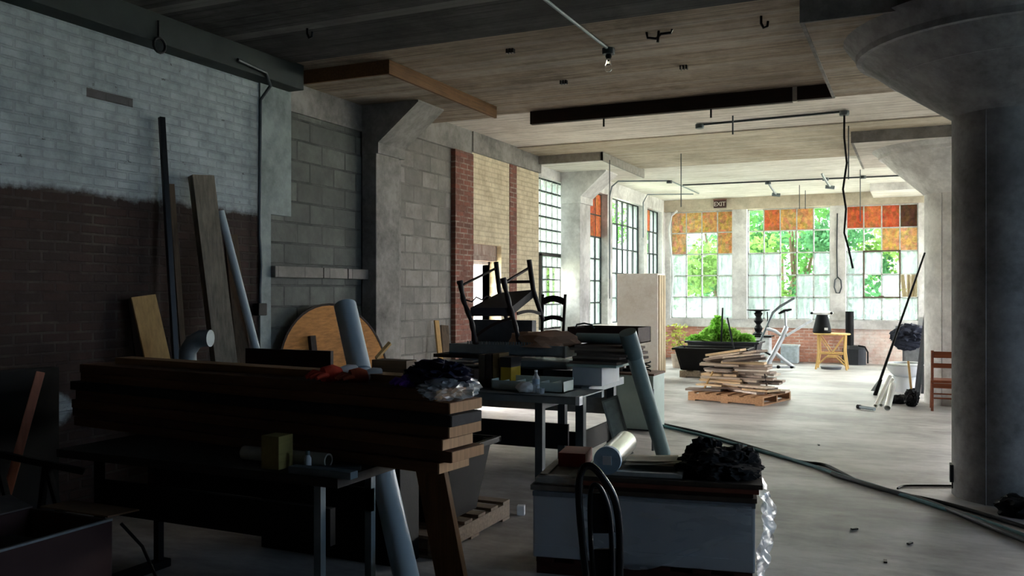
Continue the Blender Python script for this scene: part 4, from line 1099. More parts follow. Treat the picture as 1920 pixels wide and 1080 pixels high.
MB().cyl((p.x - .08, gy + .2, CZ + .13), (p.x + .08, gy + .22, CZ + .13), .035, seg=14).build('motor_housing', m_black, o, smooth=40)
MB().cyl((p.x + .08, gy + .22, CZ + .13), (p.x + .14, gy + .225, CZ + .13), .014, seg=10).build('chuck', m_galv, o, smooth=40)
MB().bar((p.x - .04, gy + .2, CZ), (p.x - .03, gy + .2, CZ + .11), .045, .035, (1, 0, 0), .006).box((p.x - .04, gy + .2, CZ + .02), (.1, .06, .04), bevel=.006).build('grip', m_black, o)
p = PY(1212, 690, gy + .25)
pts = [(p.x + .05 * math.cos(k * .7), gy + .25 + .05 * math.sin(k * .7), CZ + .01 + .006 * k) for k in range(20)]
tag(MB().tube(pts, .01, 6).build('coiled_cable', m_black, smooth=50), 'coil of black cable at the right end of the green cabinet', 'cable')
# thin table leg/post right of it and framed panel
tag(MB().cyl(PZ(1224, 845), at(PZ(1224, 845), .64), .014, seg=8).build('metal_post', m_greymetal), 'thin metal post standing beside the leaning duct', 'post')
t0, b0 = P(1143, 748, 8.78), PZ(1172, 852)
side = Vector((.8, .45, .2))
o = thing('picture_frame', 'narrow pale framed panel leaning against the farther bench leg', 'frame', b0)
MB().bar(b0, t0, .15, .012, side).build('panel', plain((150, 158, 148), .6), o)
d = (t0 - b0).normalized(); s_ = (side - d * side.dot(d)).normalized()
mb = MB()
for sg in (-1, 1): mb.bar(b0 + s_ * .075 * sg, t0 + s_ * .075 * sg, .02, .03, side)
mb.bar(t0 - s_ * .085, t0 + s_ * .085, .02, .03, d).bar(b0 - s_ * .085, b0 + s_ * .085, .02, .03, d); mb.build('moulding', plain((120, 126, 120), .6), o)

# ---------------- tub on pallet behind the lumber end
def pallet(name, c, w, l, rz, h, mat, label, nb=6, group=None):
    o = thing(name, label, 'pallet', (c[0], c[1], 0), group); o.rotation_euler = (0, 0, rz)
    def add(nm, a, b):
        m = MB().bb(a, b, .003); bm = m.bm; ob = m.build(nm, mat, origin=(0, 0, 0)); ob.parent = o; ob.location = (0, 0, 0)
    for k in range(nb):
        x = -l / 2 + (l - .11) * k / (nb - 1); add('deck_board', (x, -w / 2, h - .02), (x + .11, w / 2, h))
    for y in (-w / 2, -.025, w / 2 - .05): add('stringer', (-l / 2, y, .02), (l / 2, y + .05, h - .021))
    for x in (-l / 2, -.06, l / 2 - .12): add('bottom_board', (x, -w / 2, 0), (x + .12, w / 2, .019))
    return o
pallet('pallet', (-3.2, 5.28), 1.0, 1.1, R(90), .14, wood((128, 112, 96), 'y'), 'grey wooden pallet under the black tub behind the lumber', 6)
def tub(name, x0, x1, y0, y1, z0, z1, taper, label, mat=m_black, origin=None):
    o = thing(name, label, 'tub', ((x0 + x1) / 2, (y0 + y1) / 2, z0))
    t = taper
    def ring(f, z, ins=0): return [(x0 + t * (1 - f) + ins, y0 + t * (1 - f) + ins, z), (x1 - t * (1 - f) - ins, y0 + t * (1 - f) + ins, z), (x1 - t * (1 - f) - ins, y1 - t * (1 - f) - ins, z), (x0 + t * (1 - f) + ins, y1 - t * (1 - f) - ins, z)]
    mb = MB(); rs = [ring(0, z0), ring(1, z1), ring(1, z1, .02), ring(0, z0 + .02, .02)]
    vs = [[mb.bm.verts.new(p) for p in r] for r in rs]
    for A, B in zip(vs, vs[1:]):
        for k in range(4): mb.bm.faces.new((A[k], A[(k + 1) % 4], B[(k + 1) % 4], B[k]))
    mb.bm.faces.new(vs[0][::-1]); mb.bm.faces.new(vs[-1])
    bmesh.ops.bevel(mb.bm, geom=[e for e in mb.bm.edges if abs((e.verts[0].co - e.verts[1].co).z) > .1], offset=.05, segments=3, affect='EDGES')
    mb.build('shell', mat, o, smooth=35)
    mb = MB(); w = .035
    mb.bb((x0 - w, y0 - w, z1 - .03), (x1 + w, y0 + .005, z1 + .01), .008).bb((x0 - w, y1 - .005, z1 - .03), (x1 + w, y1 + w, z1 + .01), .008)
    mb.bb((x0 - w, y0 - w, z1 - .03), (x0 + .005, y1 + w, z1 + .01), .008).bb((x1 - .005, y0 - w, z1 - .03), (x1 + w, y1 + w, z1 + .01), .008)
    mb.build('rim', mat, o)
    return o
tub('plastic_tub', -3.55, -2.72, 4.92, 5.62, .142, .62, .08, 'black plastic tub on the pallet behind the right end of the lumber')
p = PZ(977, 965)
tag(MB().box((p.x, p.y, .035), (.055, .06, .07), rz=.3, bevel=.004).build('white_carton', m_white), 'tiny white carton on the floor beside the grey pallet', 'box')

# ---------------- wrapped white units on a reddish skid
RZ = R(10)
def L2W(x, y, z):    # local frame of the wrapped stack, origin at its front left floor corner
    return Vector((-2.05 + x * math.cos(RZ) - y * math.sin(RZ), 4.75 + x * math.sin(RZ) + y * math.cos(RZ), z))
def lbox(mb, a, b, bevel=.0):
    c = [(a[i] + b[i]) / 2 for i in range(3)]
    return mb.box(L2W(*c), [abs(b[i] - a[i]) for i in range(3)], rz=RZ, bevel=bevel)
m_skid = wood((74, 36, 30), 'x')
o = thing('skid', 'reddish wooden skid under the plastic wrapped white units', 'skid', L2W(.6, .3, 0))
for y in (.04, .3, .56): lbox(MB(), (0.02, y - .03, 0), (1.24, y + .03, .07), .003).build('runner', m_skid, o)
for k in range(6): lbox(MB(), (.02 + k * .225, .0, .071), (.12 + k * .225, .6, .095), .002).build('slat', m_skid, o)
m_unit = plain((186, 192, 198), .45, 0, .07, 4, name='white_enamel')
def unit(a, b, label):
    o = thing('white_appliance', label, 'appliance', L2W((a + b) / 2, .3, .097), 'wrapped white units on the skid')
    lbox(MB(), (a, .0, .097), (b, .6, .48), .012).build('casing', m_unit, o)
    lbox(MB(), (a + .01, -.008, .105), (b - .01, .0, .17), .002).build('kick_strip', m_unit, o)
    lbox(MB(), (a - .002, -.004, .455), (b + .002, .604, .482), .004).build('top_rim', plain((120, 126, 132), .5), o)
unit(0.0, .285, 'narrow white unit at the left end of the reddish skid')
unit(.29, 1.26, 'wide white unit wrapped in clear plastic under the pile of boards')
# plastic film hanging off the right end
def film(u, v):
    z = .5 * (1 - v) + .02
    f = noise.fractal(Vector((u * 3.5, v * 2.2, 1.3)), .8, 2, 4)
    x = 1.285 + .05 * abs(f) + .07 * math.sin(math.pi * min(1, v * 1.2)) * (.4 + u * .4)
    return L2W(x + .02 * math.sin(v * 19 + u * 7), .0 + .62 * u, z)
tag(MB().sheet(film, 34, 30).build('plastic_film', m_plastic, smooth=20, recalc=True), 'crinkled clear film hanging off the right end of the white units', 'film')
def film2(u, v):
    f = noise.fractal(Vector((u * 3, v * 3, 7.3)), .8, 2, 4)
    return L2W(.29 + .95 * u, -.012 - .012 * abs(f), .47 - .4 * v * (.75 + .25 * math.sin(u * 5)))
tag(MB().sheet(film2, 40, 20).build('plastic_film', m_plastic, smooth=20), 'clear film stretched over the front of the wide white unit', 'film')
# boards stacked on top
z = .484
spec = [((.27, .0), (1.27, .6), .025, (74, 62, 52), 'lowest dark board on the wide white unit'), ((.3, .01), (1.25, .6), .022, (58, 40, 32), 'second dark board on the wide white unit'),
        ((.26, -.01), (1.28, .6), .024, (104, 56, 40), 'reddish third board on the wide white unit'), ((.28, .0), (1.30, .6), .025, (66, 56, 46), 'topmost dark board under the black jacket')]
for (a, b, th, c, lb) in spec:
    tag(lbox(MB(), (a[0], a[1], z), (b[0], b[1], z + th), .002).build('flat_board', wood(c, 'x')), lb, 'board', 'boards stacked on the white units'); z += th + .002
BZ = z
sc = []
for k in range(60):
    q = k / 59; sc.append(L2W(.93 + .2 * q + .008 * math.cos(k * 1.7), .004, .484 + .089 + .008 * math.sin(k * 1.3) + .004 * math.sin(k * .4)))
MB().tube(sc, .0022, 4).build('chalk_scrawl', plain((206, 204, 196), .9), bpy.data.objects['flat_board.003'])
z2 = .484
for k, (c, lb) in enumerate((((120, 116, 108), 'lower cabinet door panel on the narrow left white unit'), ((150, 146, 138), 'upper cabinet door panel on the narrow left white unit'))):
    o = thing('door_panel', lb, 'panel', L2W(.12, .3, z2), 'cabinet door panels on the white units')
    lbox(MB(), (-.02 + k * .03, .02, z2), (.25, .58, z2 + .03), .003).build('slab', plain(c, .7), o)
    mb = MB(); q = z2 + .03
    lbox(mb, (.0 + k * .03, .04, q), (.04 + k * .03, .56, q + .012)); lbox(mb, (.2, .04, q), (.24, .56, q + .012)); lbox(mb, (.0 + k * .03, .04, q), (.24, .08, q + .012)); lbox(mb, (.0 + k * .03, .52, q), (.24, .56, q + .012))
    mb.build('raised_border', plain((168, 166, 158), .6), o); z2 += .0445
tag(lbox(MB(), (.09, .30, z2), (.26, .56, z2 + .085), .005).build('red_box', plain((120, 34, 28), .6, 0, .1, 6)), 'dark red box beside the foil roll on the white units', 'box')
o = thing('framed_glass', 'flat pale framed pane lying on the boards beside the foil roll', 'frame', L2W(.65, .3, BZ))
mb = MB(); e = .035
for a, b in (((.40, .05), (.86, .05 + e)), ((.40, .5), (.86, .5 + e)), ((.40, .05), (.40 + e, .5 + e)), ((.86 - e, .05), (.86, .5 + e))): lbox(mb, (a[0], a[1], BZ), (b[0], b[1], BZ + .025), .003)
mb.build('frame', plain((176, 180, 176), .5), o)
lbox(MB(), (.42, .07, BZ + .004), (.84, .52, BZ + .012)).build('pane', plain((120, 126, 126), .35), o)
for k in range(5):
    rr = random.Random(k + 40)
    x, y = .66 + rr.uniform(-.05, .08), .34 + rr.uniform(-.05, .05); zz = BZ + .027 + k * .007
    def pf(u, v, x=x, y=y, zz=zz, k=k):
        return L2W(x - .15 + .3 * u, y - .1 + .2 * v, zz + .012 * u * u * (k % 3) + .003 * math.sin(6 * v + k))
    tag(MB().sheet(pf, 8, 8, .002).build('paper_sheet', plain((232 - 14 * (k % 3), 222 - 14 * (k % 3), 204 - 14 * (k % 3)), .85, 0, .08, 8), smooth=40), '%s of the curled papers on the framed pane' % ('lowest', 'second', 'middle', 'fourth', 'topmost')[k], 'paper', 'curled papers on the framed pane')
a, b = P(1139, 869, 5.12), P(1172, 822, 5.72)
a.z = BZ + .085; b.z = BZ + .085
o = thing('foil_roll', 'silvery roll with a pale blue end cap lying on the boards', 'roll', at((a + b) / 2, BZ))
MB().cyl(a, b, .075, seg=32).build('roll', plain((176, 178, 172), .22, .75, .08, 10), o, smooth=40)
dd = (a - b).normalized()
MB().cyl(a + dd * .012, a - dd * .03, .08, seg=32).build('end_cap', plain((150, 180, 200), .5), o, smooth=40)
MB().box(a + dd * .014, (.05, .004, .05), rz=math.atan2(dd.y, dd.x) + R(90)).build('cap_label', m_white, o)
jc = L2W(1.04, .28, BZ)
def jack(seed, c, s, sub): return MB().blob(c, s, seed, .5, 1.9, sub, floor=BZ + .001, ridge=True)
jm = MB().blob(jc + Vector((.02, 0, .03)), (.225, .22, .105), 21, .36, 1.3, 5, floor=BZ + .001, ridge=True)
jm.blob(L2W(.98, .4, BZ + .08), (.11, .1, .10), 27, .4, 1.5, 4, floor=BZ + .001, ridge=True)
jm.blob(L2W(1.18, .36, BZ + .06), (.1, .13, .09), 31, .4, 1.5, 4, floor=BZ + .001, ridge=True)
tag(jm.build('black_jacket', plain((14, 14, 15), .9, 0, .3, 10), smooth=35), 'crumpled black jacket heaped on the boards over the white units', 'jacket')

# ---------------- black folded chair in front
o = thing('folding_chair', 'black folded metal chair standing in front of the white units', 'chair', P(1125, 1200, 3.95))
o.location.z = 0
def CP(u, v, dz=0): return P(u, v, 3.95 + dz)
outer = [CP(1118, 1240), CP(1104, 1120), CP(1090, 1000), CP(1085, 935), CP(1086, 895), CP(1093, 877), CP(1103, 872), CP(1116, 878), CP(1133, 900), CP(1149, 925), CP(1158, 955), CP(1162, 1000), CP(1162, 1080), CP(1160, 1240)]
zfloor = lambda q: Vector((q.x, q.y, max(q.z, .012)))
outer = [at(outer[0], .012)] + [zfloor(q) for q in outer[1:-1]] + [at(outer[-1], .012)]
def smoothline(pts, n=3):
    for _ in range(n):
        q = [pts[0]]
        for a, b in zip(pts, pts[1:]): q += [a.lerp(b, .25), a.lerp(b, .75)]
        pts = q + [pts[-1]]
    return pts
MB().tube(smoothline(outer), .017, 12).build('tube_frame', plain((20, 20, 22), .25, .5, .1, name='gloss_black'), o, smooth=60)
inner = [CP(1126, 1200, .06), CP(1112, 1080, .05), CP(1106, 990, .05), CP(1106, 930, .05), CP(1110, 910, .05), CP(1120, 908, .05), CP(1132, 925, .05), CP(1143, 960, .05), CP(1147, 1010, .06), CP(1148, 1080, .06), CP(1148, 1200, .06)]
MB().tube(smoothline([zfloor(q) for q in inner]), .012, 10).build('inner_frame', m_blackmetal, o, smooth=60)
q0 = [CP(1110, 925, .05), CP(1128, 925, .05), CP(1142, 1000, .06), CP(1108, 1000, .06)]
MB().hexa(q0, [p + Vector((.02, .03, 0)) for p in q0]).build('backrest', m_black, o)
q0 = [CP(1112, 1030, .07), CP(1146, 1030, .07), CP(1146, 1180, .08), CP(1122, 1180, .08)]
MB().hexa(q0, [p + Vector((.02, .03, 0)) for p in q0]).build('seat', m_black, o)
# ================================================================== far end of the room
# tall white slab crate on a skid
fx, fy = PZ(1233, 712).x, PZ(1233, 712).y
sx0 = xat(1157, fy)
o = thing('white_cabinet', 'tall worn white painted cabinet standing on small feet before the left windows', 'cabinet', ((sx0 + fx) / 2, fy + .3, 0))
m_wornwhite = concrete('worn_white_paint', (244, 238, 232), (218, 206, 194), 2.2, stain=(200, 178, 152), bumps=.2)
TOPZ = PY(1195, 513, fy).z
MB().bb((sx0, fy, .1), (fx, fy + .5, TOPZ), .01).build('body', m_wornwhite, o)
m_strip = wood((196, 176, 148), 'z', contrast=.35)
for k in range(3): MB().bb((fx + .002, fy + .03 + k * .165, .1), (fx + .03, fy + .15 + k * .165, TOPZ - .03), .004).build('side_strip', m_strip, o)
for xx in (sx0 + .02, fx - .1):
    for yy in (fy + .02, fy + .4): MB().bb((xx, yy, 0), (xx + .08, yy + .08, .1)).build('foot', m_strip, o)
# planters
x0, x1 = xat(1260, 16.9), xat(1402, 16.9)
pallet('pallet', ((x0 + x1) / 2, 17.3), .8, 1.15, R(0), .13, wood((150, 134, 116), 'y'), 'low wooden pallet under the front black planter tub', 5)
ta = tub('planter_tub', x0 + .03, x1 - .03, 16.92, 17.7, .132, .56, .1, 'front black planter tub standing on a low pallet')
x2, x3 = xat(1287, 18.0), xat(1420, 18.0)
tb = tub('planter_tub', x2, x3, 18.0, 18.75, .0, .64, .12, 'back black planter tub full of bright green plants', mat=plain((44, 46, 50), .5))
m_soil = plain((58, 44, 34), .95)
MB().bb((x2 + .06, 18.06, .4), (x3 - .06, 18.69, .54)).build('soil', m_soil, tb)
MB().bb((x0 + .1, 17.0, .3), (x1 - .1, 17.62, .46)).build('soil', m_soil, ta)
PL = [leafmat((140, 196, 84)), leafmat((164, 210, 104))]
def plant(u, vtop, Y, w, i, label, z0=.541):
    rnd = random.Random(i + 77); c = PY(u, vtop, Y); h = c.z - z0
    o = thing('potted_plant', label, 'plant', (c.x, Y, z0), 'leafy plants in the back planter tub')
    st = MB()
    for _ in range(6):
        dx, dy = rnd.uniform(-.35, .35) * w, rnd.uniform(-.3, .3) * w
        st.tube([(c.x + dx * .2, Y + dy * .2, z0), (c.x + dx * .6, Y + dy * .6, z0 + h * .5), (c.x + dx, Y + dy, z0 + h * rnd.uniform(.7, .98))], [.008, .006, .003], 5)
    st.build('stem', PL[0], o)
    def fn(r):
        t = r.random() ** .7; rad = w * (.15 + .4 * math.sin(math.pi * min(1, t * 1.05)) ** .6)
        a = r.uniform(0, 6.28); q = rad * math.sqrt(r.random())
        return Vector((c.x + math.cos(a) * q, Y + math.sin(a) * q * .7, z0 + .03 + (h - .03) * t))
    MB().leaves(fn, 420, .12, rnd).build('foliage', PL[i % 2], o, recalc=False)
for i, (u, v, w, lb) in enumerate(((1305, 630, .4, 'low green plant at the left end of the back planter tub'), (1332, 615, .4, 'green plant left of the tallest plant in the back tub'), (1347, 594, .36, 'tallest green plant in the back planter tub'), (1372, 618, .42, 'bushy green plant right of the tallest plant in the tub'), (1398, 628, .36, 'low green plant at the right end of the back planter tub'))):
    plant(u, v, 18.35, w, i, lb)
for (u0, v0, u1, v1, Y, lb) in ((1355, 577, 1352, 640, 18.2, 'upper dark stake standing among the plants'), (1364, 596, 1375, 655, 17.9, 'lower dark pole leaning at the front of the plants')):
    t_ = PY(u0, v0, Y); b = PY(u1, v1, Y)
    if u0 == 1364: b = PY(1377, 640, 17.62); b.z = .47
    else: b.z = .55
    tag(MB().cyl(b, t_, .018, seg=8).build('garden_stake', m_black), lb, 'stake', 'stakes in the planter tubs')
# small dry plant and pale bucket behind the cabinet
p = PY(1272, 640, 19.0)
o = thing('dry_plant', 'thin yellowish plant between the white cabinet and the planter tubs', 'plant', (p.x, 19.0, 0))
rnd = random.Random(9)
MB().lathe((p.x, 19.0, 0), [(0, 0), (.12, 0), (.16, .3), (.15, .3), (.11, .02), (0, .02)], 18).build('pot', plain((196, 180, 168), .7), o, smooth=40)
st = MB()
for k in range(5): st.tube([(p.x, 19, .02), (p.x + rnd.uniform(-.1, .1), 19, .5), (p.x + rnd.uniform(-.2, .2), 19 + rnd.uniform(-.1, .1), .9)], [.008, .006, .003], 5)
st.build('stem', leafmat((150, 140, 80)), o)
MB().leaves(lambda r: Vector((p.x + r.gauss(0, .11), 19 + r.gauss(0, .1), r.uniform(.4, .95))), 160, .08, rnd).build('foliage', leafmat((176, 180, 90)), o, recalc=False)

# scrap pallet
pa, pb, pc = PZ(1290, 750), PZ(1430, 762), PZ(1465, 745)
rz = math.atan2((pb - pa).y, (pb - pa).x)
u_ = (pb - pa).normalized(); v_ = Vector((-u_.y, u_.x, 0))
W_ = (pb - pa).length; D_ = 1.05
pcn = pa + u_ * W_ / 2 + v_ * D_ / 2
pallet('pallet', (pcn.x, pcn.y), D_, W_, rz, .13, wood((172, 128, 92), 'y'), 'reddish wooden pallet in the open floor carrying the pile of wood scraps', 7)
rnd = random.Random(12)
m_scr = [wood((222, 208, 192), 'x', contrast=.3), wood((196, 176, 156), 'x', contrast=.35), wood((170, 150, 136), 'x', contrast=.4), wood((214, 184, 146), 'x', contrast=.25), wood((132, 116, 106), 'x', contrast=.4)]
z = .132
layers = 18
for L in range(layers):
    f = L / (layers - 1)
    n = 4 if f < .3 else (3 if f < .55 else 2)
    th = rnd.uniform(.026, .036)
    wid = 1.12 * (1 - .42 * f); off = -.02 - .12 * max(0, f - .5)
    if .3 < f < .42: wid *= .75
    for k in range(n):
        ln = rnd.uniform(.4, .62) if f < .7 else rnd.uniform(.5, .72); wd = rnd.uniform(.16, .3)
        cu = off + (k - (n - 1) / 2) * wid / n + rnd.uniform(-.05, .05)
        cv = rnd.uniform(-.22, .22) * (1 - .4 * f)
        p = pcn + u_ * cu + v_ * cv
        part = 'bottom' if f < .34 else 'middle' if f < .67 else 'top'
        tilt = Euler((rnd.uniform(-.02, .02), rnd.uniform(-.03, .03) - (.16 if f > .8 else 0), rz + rnd.uniform(-.35, .35))).to_matrix()
        ob = MB().box((p.x, p.y, z + th / 2 + .001 * k), (ln, wd, th), rot=tilt, bevel=.002).build('wood_scrap', m_scr[rnd.randrange(5)])
        tag(ob, 'flat weathered wood offcut in the %s third of the pile on the pallet' % part, 'wood scrap', 'wood scraps in the %s third of the pallet pile' % part)
    z += th + .003
p1, p2 = pcn + u_ * -.5 + v_ * -.2 + Vector((0, 0, .14)), pcn + u_ * -.32 + v_ * -.25 + Vector((0, 0, .43))
tag(MB().bar(p1, p2, .03, .02, v_).build('wood_stick', m_ply), 'thin stick propped upright against the left of the scrap pile', 'stick')
p1, p2 = pcn + u_ * .5 + v_ * -.1 + Vector((0, 0, .14)), pcn + u_ * .42 + v_ * -.05 + Vector((0, 0, .46))
tag(MB().bar(p1, p2, .02, .015, v_).build('wood_stick', m_darkboard), 'thin dark stick propped upright against the right of the scrap pile', 'stick')

# elliptical exercise machine
ZE = 18.6
def E(u, v, dz=0): return P(u, v, ZE + dz)
m_silver = plain((186, 188, 194), .4, .35, .1, 6, name='silver_paint')
eb = P(1458, 690, ZE); o = thing('exercise_machine', 'silver grey exercise machine with long handle bars behind the scrap pile', 'exercise machine', at(eb, 0))
fz = lambda q, z=.03: Vector((q.x, q.y, max(z, q.z)))
MB().tube([fz(E(1432, 688)), fz(E(1490, 688))], .03, 10).build('rear_foot', m_silver, o, smooth=40)
MB().tube([fz(E(1438, 684)), E(1450, 664), E(1466, 634), E(1475, 612)], [.05, .055, .055, .05], 12).build('frame', m_silver, o, smooth=40)
MB().tube([E(1452, 660), E(1466, 672), fz(E(1486, 687))], .04, 10).build('leg', m_silver, o, smooth=40)
MB().tube([E(1424, 643), E(1442, 602), E(1449, 586), E(1462, 575), E(1489, 559)], [.024, .024, .028, .028, .026], 10).build('handle_bar', plain((96, 102, 106), .4, .4), o, smooth=40)
MB().tube([E(1476, 620), E(1473, 610), E(1472, 582)], .03, 10).build('seat_post', m_silver, o, smooth=40)
MB().tube([E(1460, 588), E(1470, 583), E(1484, 580)], [.02, .035, .022], 10).build('saddle', m_black, o, smooth=40)
MB().tube([E(1436, 616), E(1452, 620), E(1470, 632)], .035, 10).build('pedal_arm', m_silver, o, smooth=40)
MB().bar(E(1473, 630), E(1522, 601), .16, .05, (0, 1, 0), .01).build('console_beam', plain((196, 200, 206), .5), o)
MB().tube([E(1424, 655), E(1436, 661), E(1450, 668)], .02, 8).build('crank', m_black, o)
for u in (1459, 1484): MB().blob(fz(E(u, 688), .035), (.05, .05, .035), 1, 0, 1, 3).build('foot_cap', m_black, o, smooth=60)
# black pedestal on grey box
yb = 20.6
x0, x1 = xat(1396, yb), xat(1446, yb)
o = thing('grey_box', 'pale grey low cabinet by the brick under the black pedestal', 'box', ((x0 + x1) / 2, yb + .25, 0))
MB().bb((x0 + .05, yb + .05, 0), (x1 - .05, yb + .45, .62), .01).build('body', plain((206, 208, 212), .6), o)
MB().bb((x0, yb, .62), (x1, yb + .5, .66), .006).build('top', m_blackmetal, o)
c = PY(1422, 620, yb + .25)
o = thing('black_pedestal', 'black turned pedestal with a flat round top on the pale grey cabinet', 'pedestal', (c.x, yb + .25, .662))
MB().lathe((c.x, yb + .25, .662), [(0, 0), (.13, 0), (.13, .03), (.07, .08), (.1, .16), (.06, .22), (.05, .25), (.11, .33), (.06, .42), (.1, .5), (.06, .54), (.12, .56), (0, .56)], 24).build('stem', m_black, o, smooth=40)
MB().lathe((c.x, yb + .25, 1.22), [(0, 0), (.2, 0), (.26, .015), (.26, .03), (0, .035)], 28).build('top', m_black, o, smooth=30)
MB().bar((c.x + .2, yb + .25, 1.2), (c.x + .22, yb + .25, .8), .04, .02, (0, 1, 0)).build('side_bar', m_black, o)
# pale crate right of machine
p = PZ(1480, 681); 
o = thing('grey_crate', 'pale blue grey plastic crate beside the exercise machine', 'crate', (p.x, p.y + .2, 0))
MB().bb((p.x - .2, p.y, 0), (p.x + .18, p.y + .4, .42), .015).build('body', plain((176, 190, 198), .5), o)
MB().bb((p.x - .22, p.y - .02, .38), (p.x + .2, p.y + .42, .425), .01).build('rim', plain((190, 202, 208), .5), o)
# rattan table with black bag and white tray
p0 = PZ(1557, 694); ty = p0.y
xa, xb = xat(1526, ty), xat(1590, ty)
m_rattan = wood((206, 168, 104), 'z', contrast=.3)
TT = PY(1557, 626, ty).z
o = thing('rattan_table', 'small round rattan table before the back wall with a black bag on it', 'table', ((xa + xb) / 2, ty + .3, 0))
cx = (xa + xb) / 2
MB().lathe((cx, ty + .3, TT - .03), [(0, 0), (.36, 0), (.38, .012), (.37, .03), (0, .03)], 32).build('tabletop', m_rattan, o, smooth=30)
for sx in (-1, 1):
    for yy in (.08, .52):
        MB().tube([(cx + sx * .31, ty + yy, 0), (cx + sx * .26, ty + yy, .35), (cx + sx * .27, ty + yy + (.05 if yy < .3 else -.05), TT - .03)], .022, 8).build('leg', m_rattan, o, smooth=40)
for yy in (.08, .52):
    MB().tube([(cx - .3, ty + yy, .08), (cx - .1, ty + yy, .27), (cx + .1, ty + yy, .27), (cx + .3, ty + yy, .08)], .014, 6).build('brace', m_rattan, o, smooth=40)
    MB().tube([(cx - .24, ty + yy, TT - .06), (cx, ty + yy, .34), (cx + .24, ty + yy, TT - .06)], .014, 6).build('brace', m_rattan, o, smooth=40)
    MB().cyl((cx - .26, ty + yy, .34), (cx + .26, ty + yy, .34), .014, seg=6).build('brace', m_rattan, o, smooth=40)
bx = xat(1541, ty + .25)
o = thing('black_bag', 'tapered black ribbed bag with a white tag on the rattan table', 'bag', (bx, ty + .3, TT))
BH = PY(1541, 590, ty + .25).z - TT
MB().lathe((bx, ty + .3, TT), [(0, 0), (.175, 0), (.195, .03), (.17, BH * .4), (.13, BH * .85), (.11, BH), (0, BH)], 20, sy=.75).build('body', m_black, o, smooth=35)
MB().bb((bx + .06, ty + .145, TT + .07), (bx + .13, ty + .16, TT + .12)).build('white_tag', m_white, o)
o = thing('white_tray', 'white lid with knobs resting on the black bag', 'lid', (bx, ty + .3, TT + BH))
MB().lathe((bx, ty + .3, TT + BH + .001), [(0, 0), (.2, 0), (.24, .04), (.16, .075), (0, .085)], 28, sy=.8).build('lid', m_white, o, smooth=40)
for sx in (-1, 1): MB().blob((bx + sx * .2, ty + .16, TT + BH + .035), (.03, .03, .03), 1, 0, 1, 2).build('knob', m_black, o, smooth=60)
tag(MB().lathe((cx - .02, ty + .3, 0), [(0, 0), (.2, 0), (.22, .05), (.21, .06), (0, .03)], 28).build('grey_tray', plain((96, 98, 104), .5), smooth=40), 'shallow grey tray on the floor under the rattan table', 'tray')
# stove with pipe
p = PZ(1600, 685); sy = p.y
o = thing('wood_stove', 'round black stove with a thick upright pipe by the back wall', 'stove', (p.x, sy + .3, 0))
MB().lathe((p.x, sy + .3, 0), [(0, 0), (.27, 0), (.27, .36), (.2, .43), (0, .44)], 8, phase=R(22.5)).build('body', plain((44, 46, 52), .5, .3), o, smooth=25)
px_ = xat(1593, sy + .3)
MB().cyl((px_, sy + .3, .42), (px_, sy + .3, PY(1593, 584, sy + .3).z), .09, seg=20).build('stove_pipe', m_black, o, smooth=40)
MB().tube([(p.x + .1, sy + .1, .44), (p.x + .24, sy + .05, .42), (p.x + .3, sy + .05, .3), (p.x + .3, sy + .05, .05)], .018, 8).build('hose', m_black, o, smooth=40)

# pole leaning on the far column
b = PZ(1641, 741); t_ = P(1734, 474, 12.8)
o = thing('long_pole', 'long dark pole leaning on the far column', 'pole', b)
MB().cyl(b + Vector((0, 0, .02)), t_, .024, .014, seg=10).build('shaft', m_blackmetal, o, smooth=40)
MB().cyl(b + Vector((0, 0, .005)), b + (t_ - b) * .12, .035, .028, seg=10).build('grip', m_black, o, smooth=40)
MB().sheet(lambda u, v: b + (t_ - b) * (.02 + .12 * v) + Vector((-.08 * u * (1 - v), .05 * u, .02)), 5, 5, .006).build('pale_blade', m_galv, o)
# toilet
p = PZ(1697, 737); tz = 12.9
o = thing('toilet', 'white ceramic toilet bowl standing on the floor before the far column', 'toilet', p)
cx, cy = p.x, p.y + .3
S = 14.2 / 1650
MB().lathe((cx, cy, 0), [(0, 0), (.19, 0), (.18, .06), (.175, .2), (.2, .25), (0, .25)], 26, sy=1.15).build('pedestal', m_porcelain, o, smooth=50)
MB().lathe((cx, cy, .24), [(0, 0), (.16, 0), (.26, .1), (.295, .19), (.3, .2), (.27, .205), (.2, .14), (.1, .08), (0, .07)], 30, sy=1.15).build('bowl', m_porcelain, o, smooth=50)
MB().lathe((cx, cy, .445), [(.21, 0), (.31, 0), (.315, .015), (.3, .03), (.21, .03), (.21, 0)], 30, sy=1.15).build('seat', m_white, o, smooth=40)
# grey cabinet with dark clothes behind the toilet
q = PZ(1722, 700); gy2 = 17.3
x0, x1 = xat(1692, gy2), xat(1738, gy2)
o = thing('grey_locker', 'grey metal locker behind the toilet with dark clothes on top', 'locker', ((x0 + x1) / 2, gy2 + .25, 0))
GH = PY(1705, 640, gy2).z
MB().bb((x0, gy2, 0), (x1, gy2 + .5, GH), .008).build('body', plain((128, 130, 132), .6, .1), o)
MB().bb((x0 + .03, gy2 - .012, .06), (x1 - .03, gy2 - .001, GH - .06), .003).build('door', plain((136, 138, 140), .6, .1), o)
MB().bb((x0 + .06, gy2 - .03, GH * .5), (x0 + .08, gy2 - .013, GH * .5 + .1)).build('handle', m_galv, o.children[-1])
jc = PY(1704, 634, gy2 - .05)
tag(MB().blob((jc.x, gy2 + .1, GH + .1), (.30, .3, .2), 41, .35, 1.7, 4, floor=GH - .0, ridge=True).blob((jc.x - .03, gy2 - .1, GH - .02), (.22, .07, .13), 44, .35, 1.7, 4, ridge=True).build('dark_clothes', plain((34, 38, 54), .85, 0, .3, 10), smooth=40), 'heap of dark navy clothes draped over the grey locker', 'clothes')
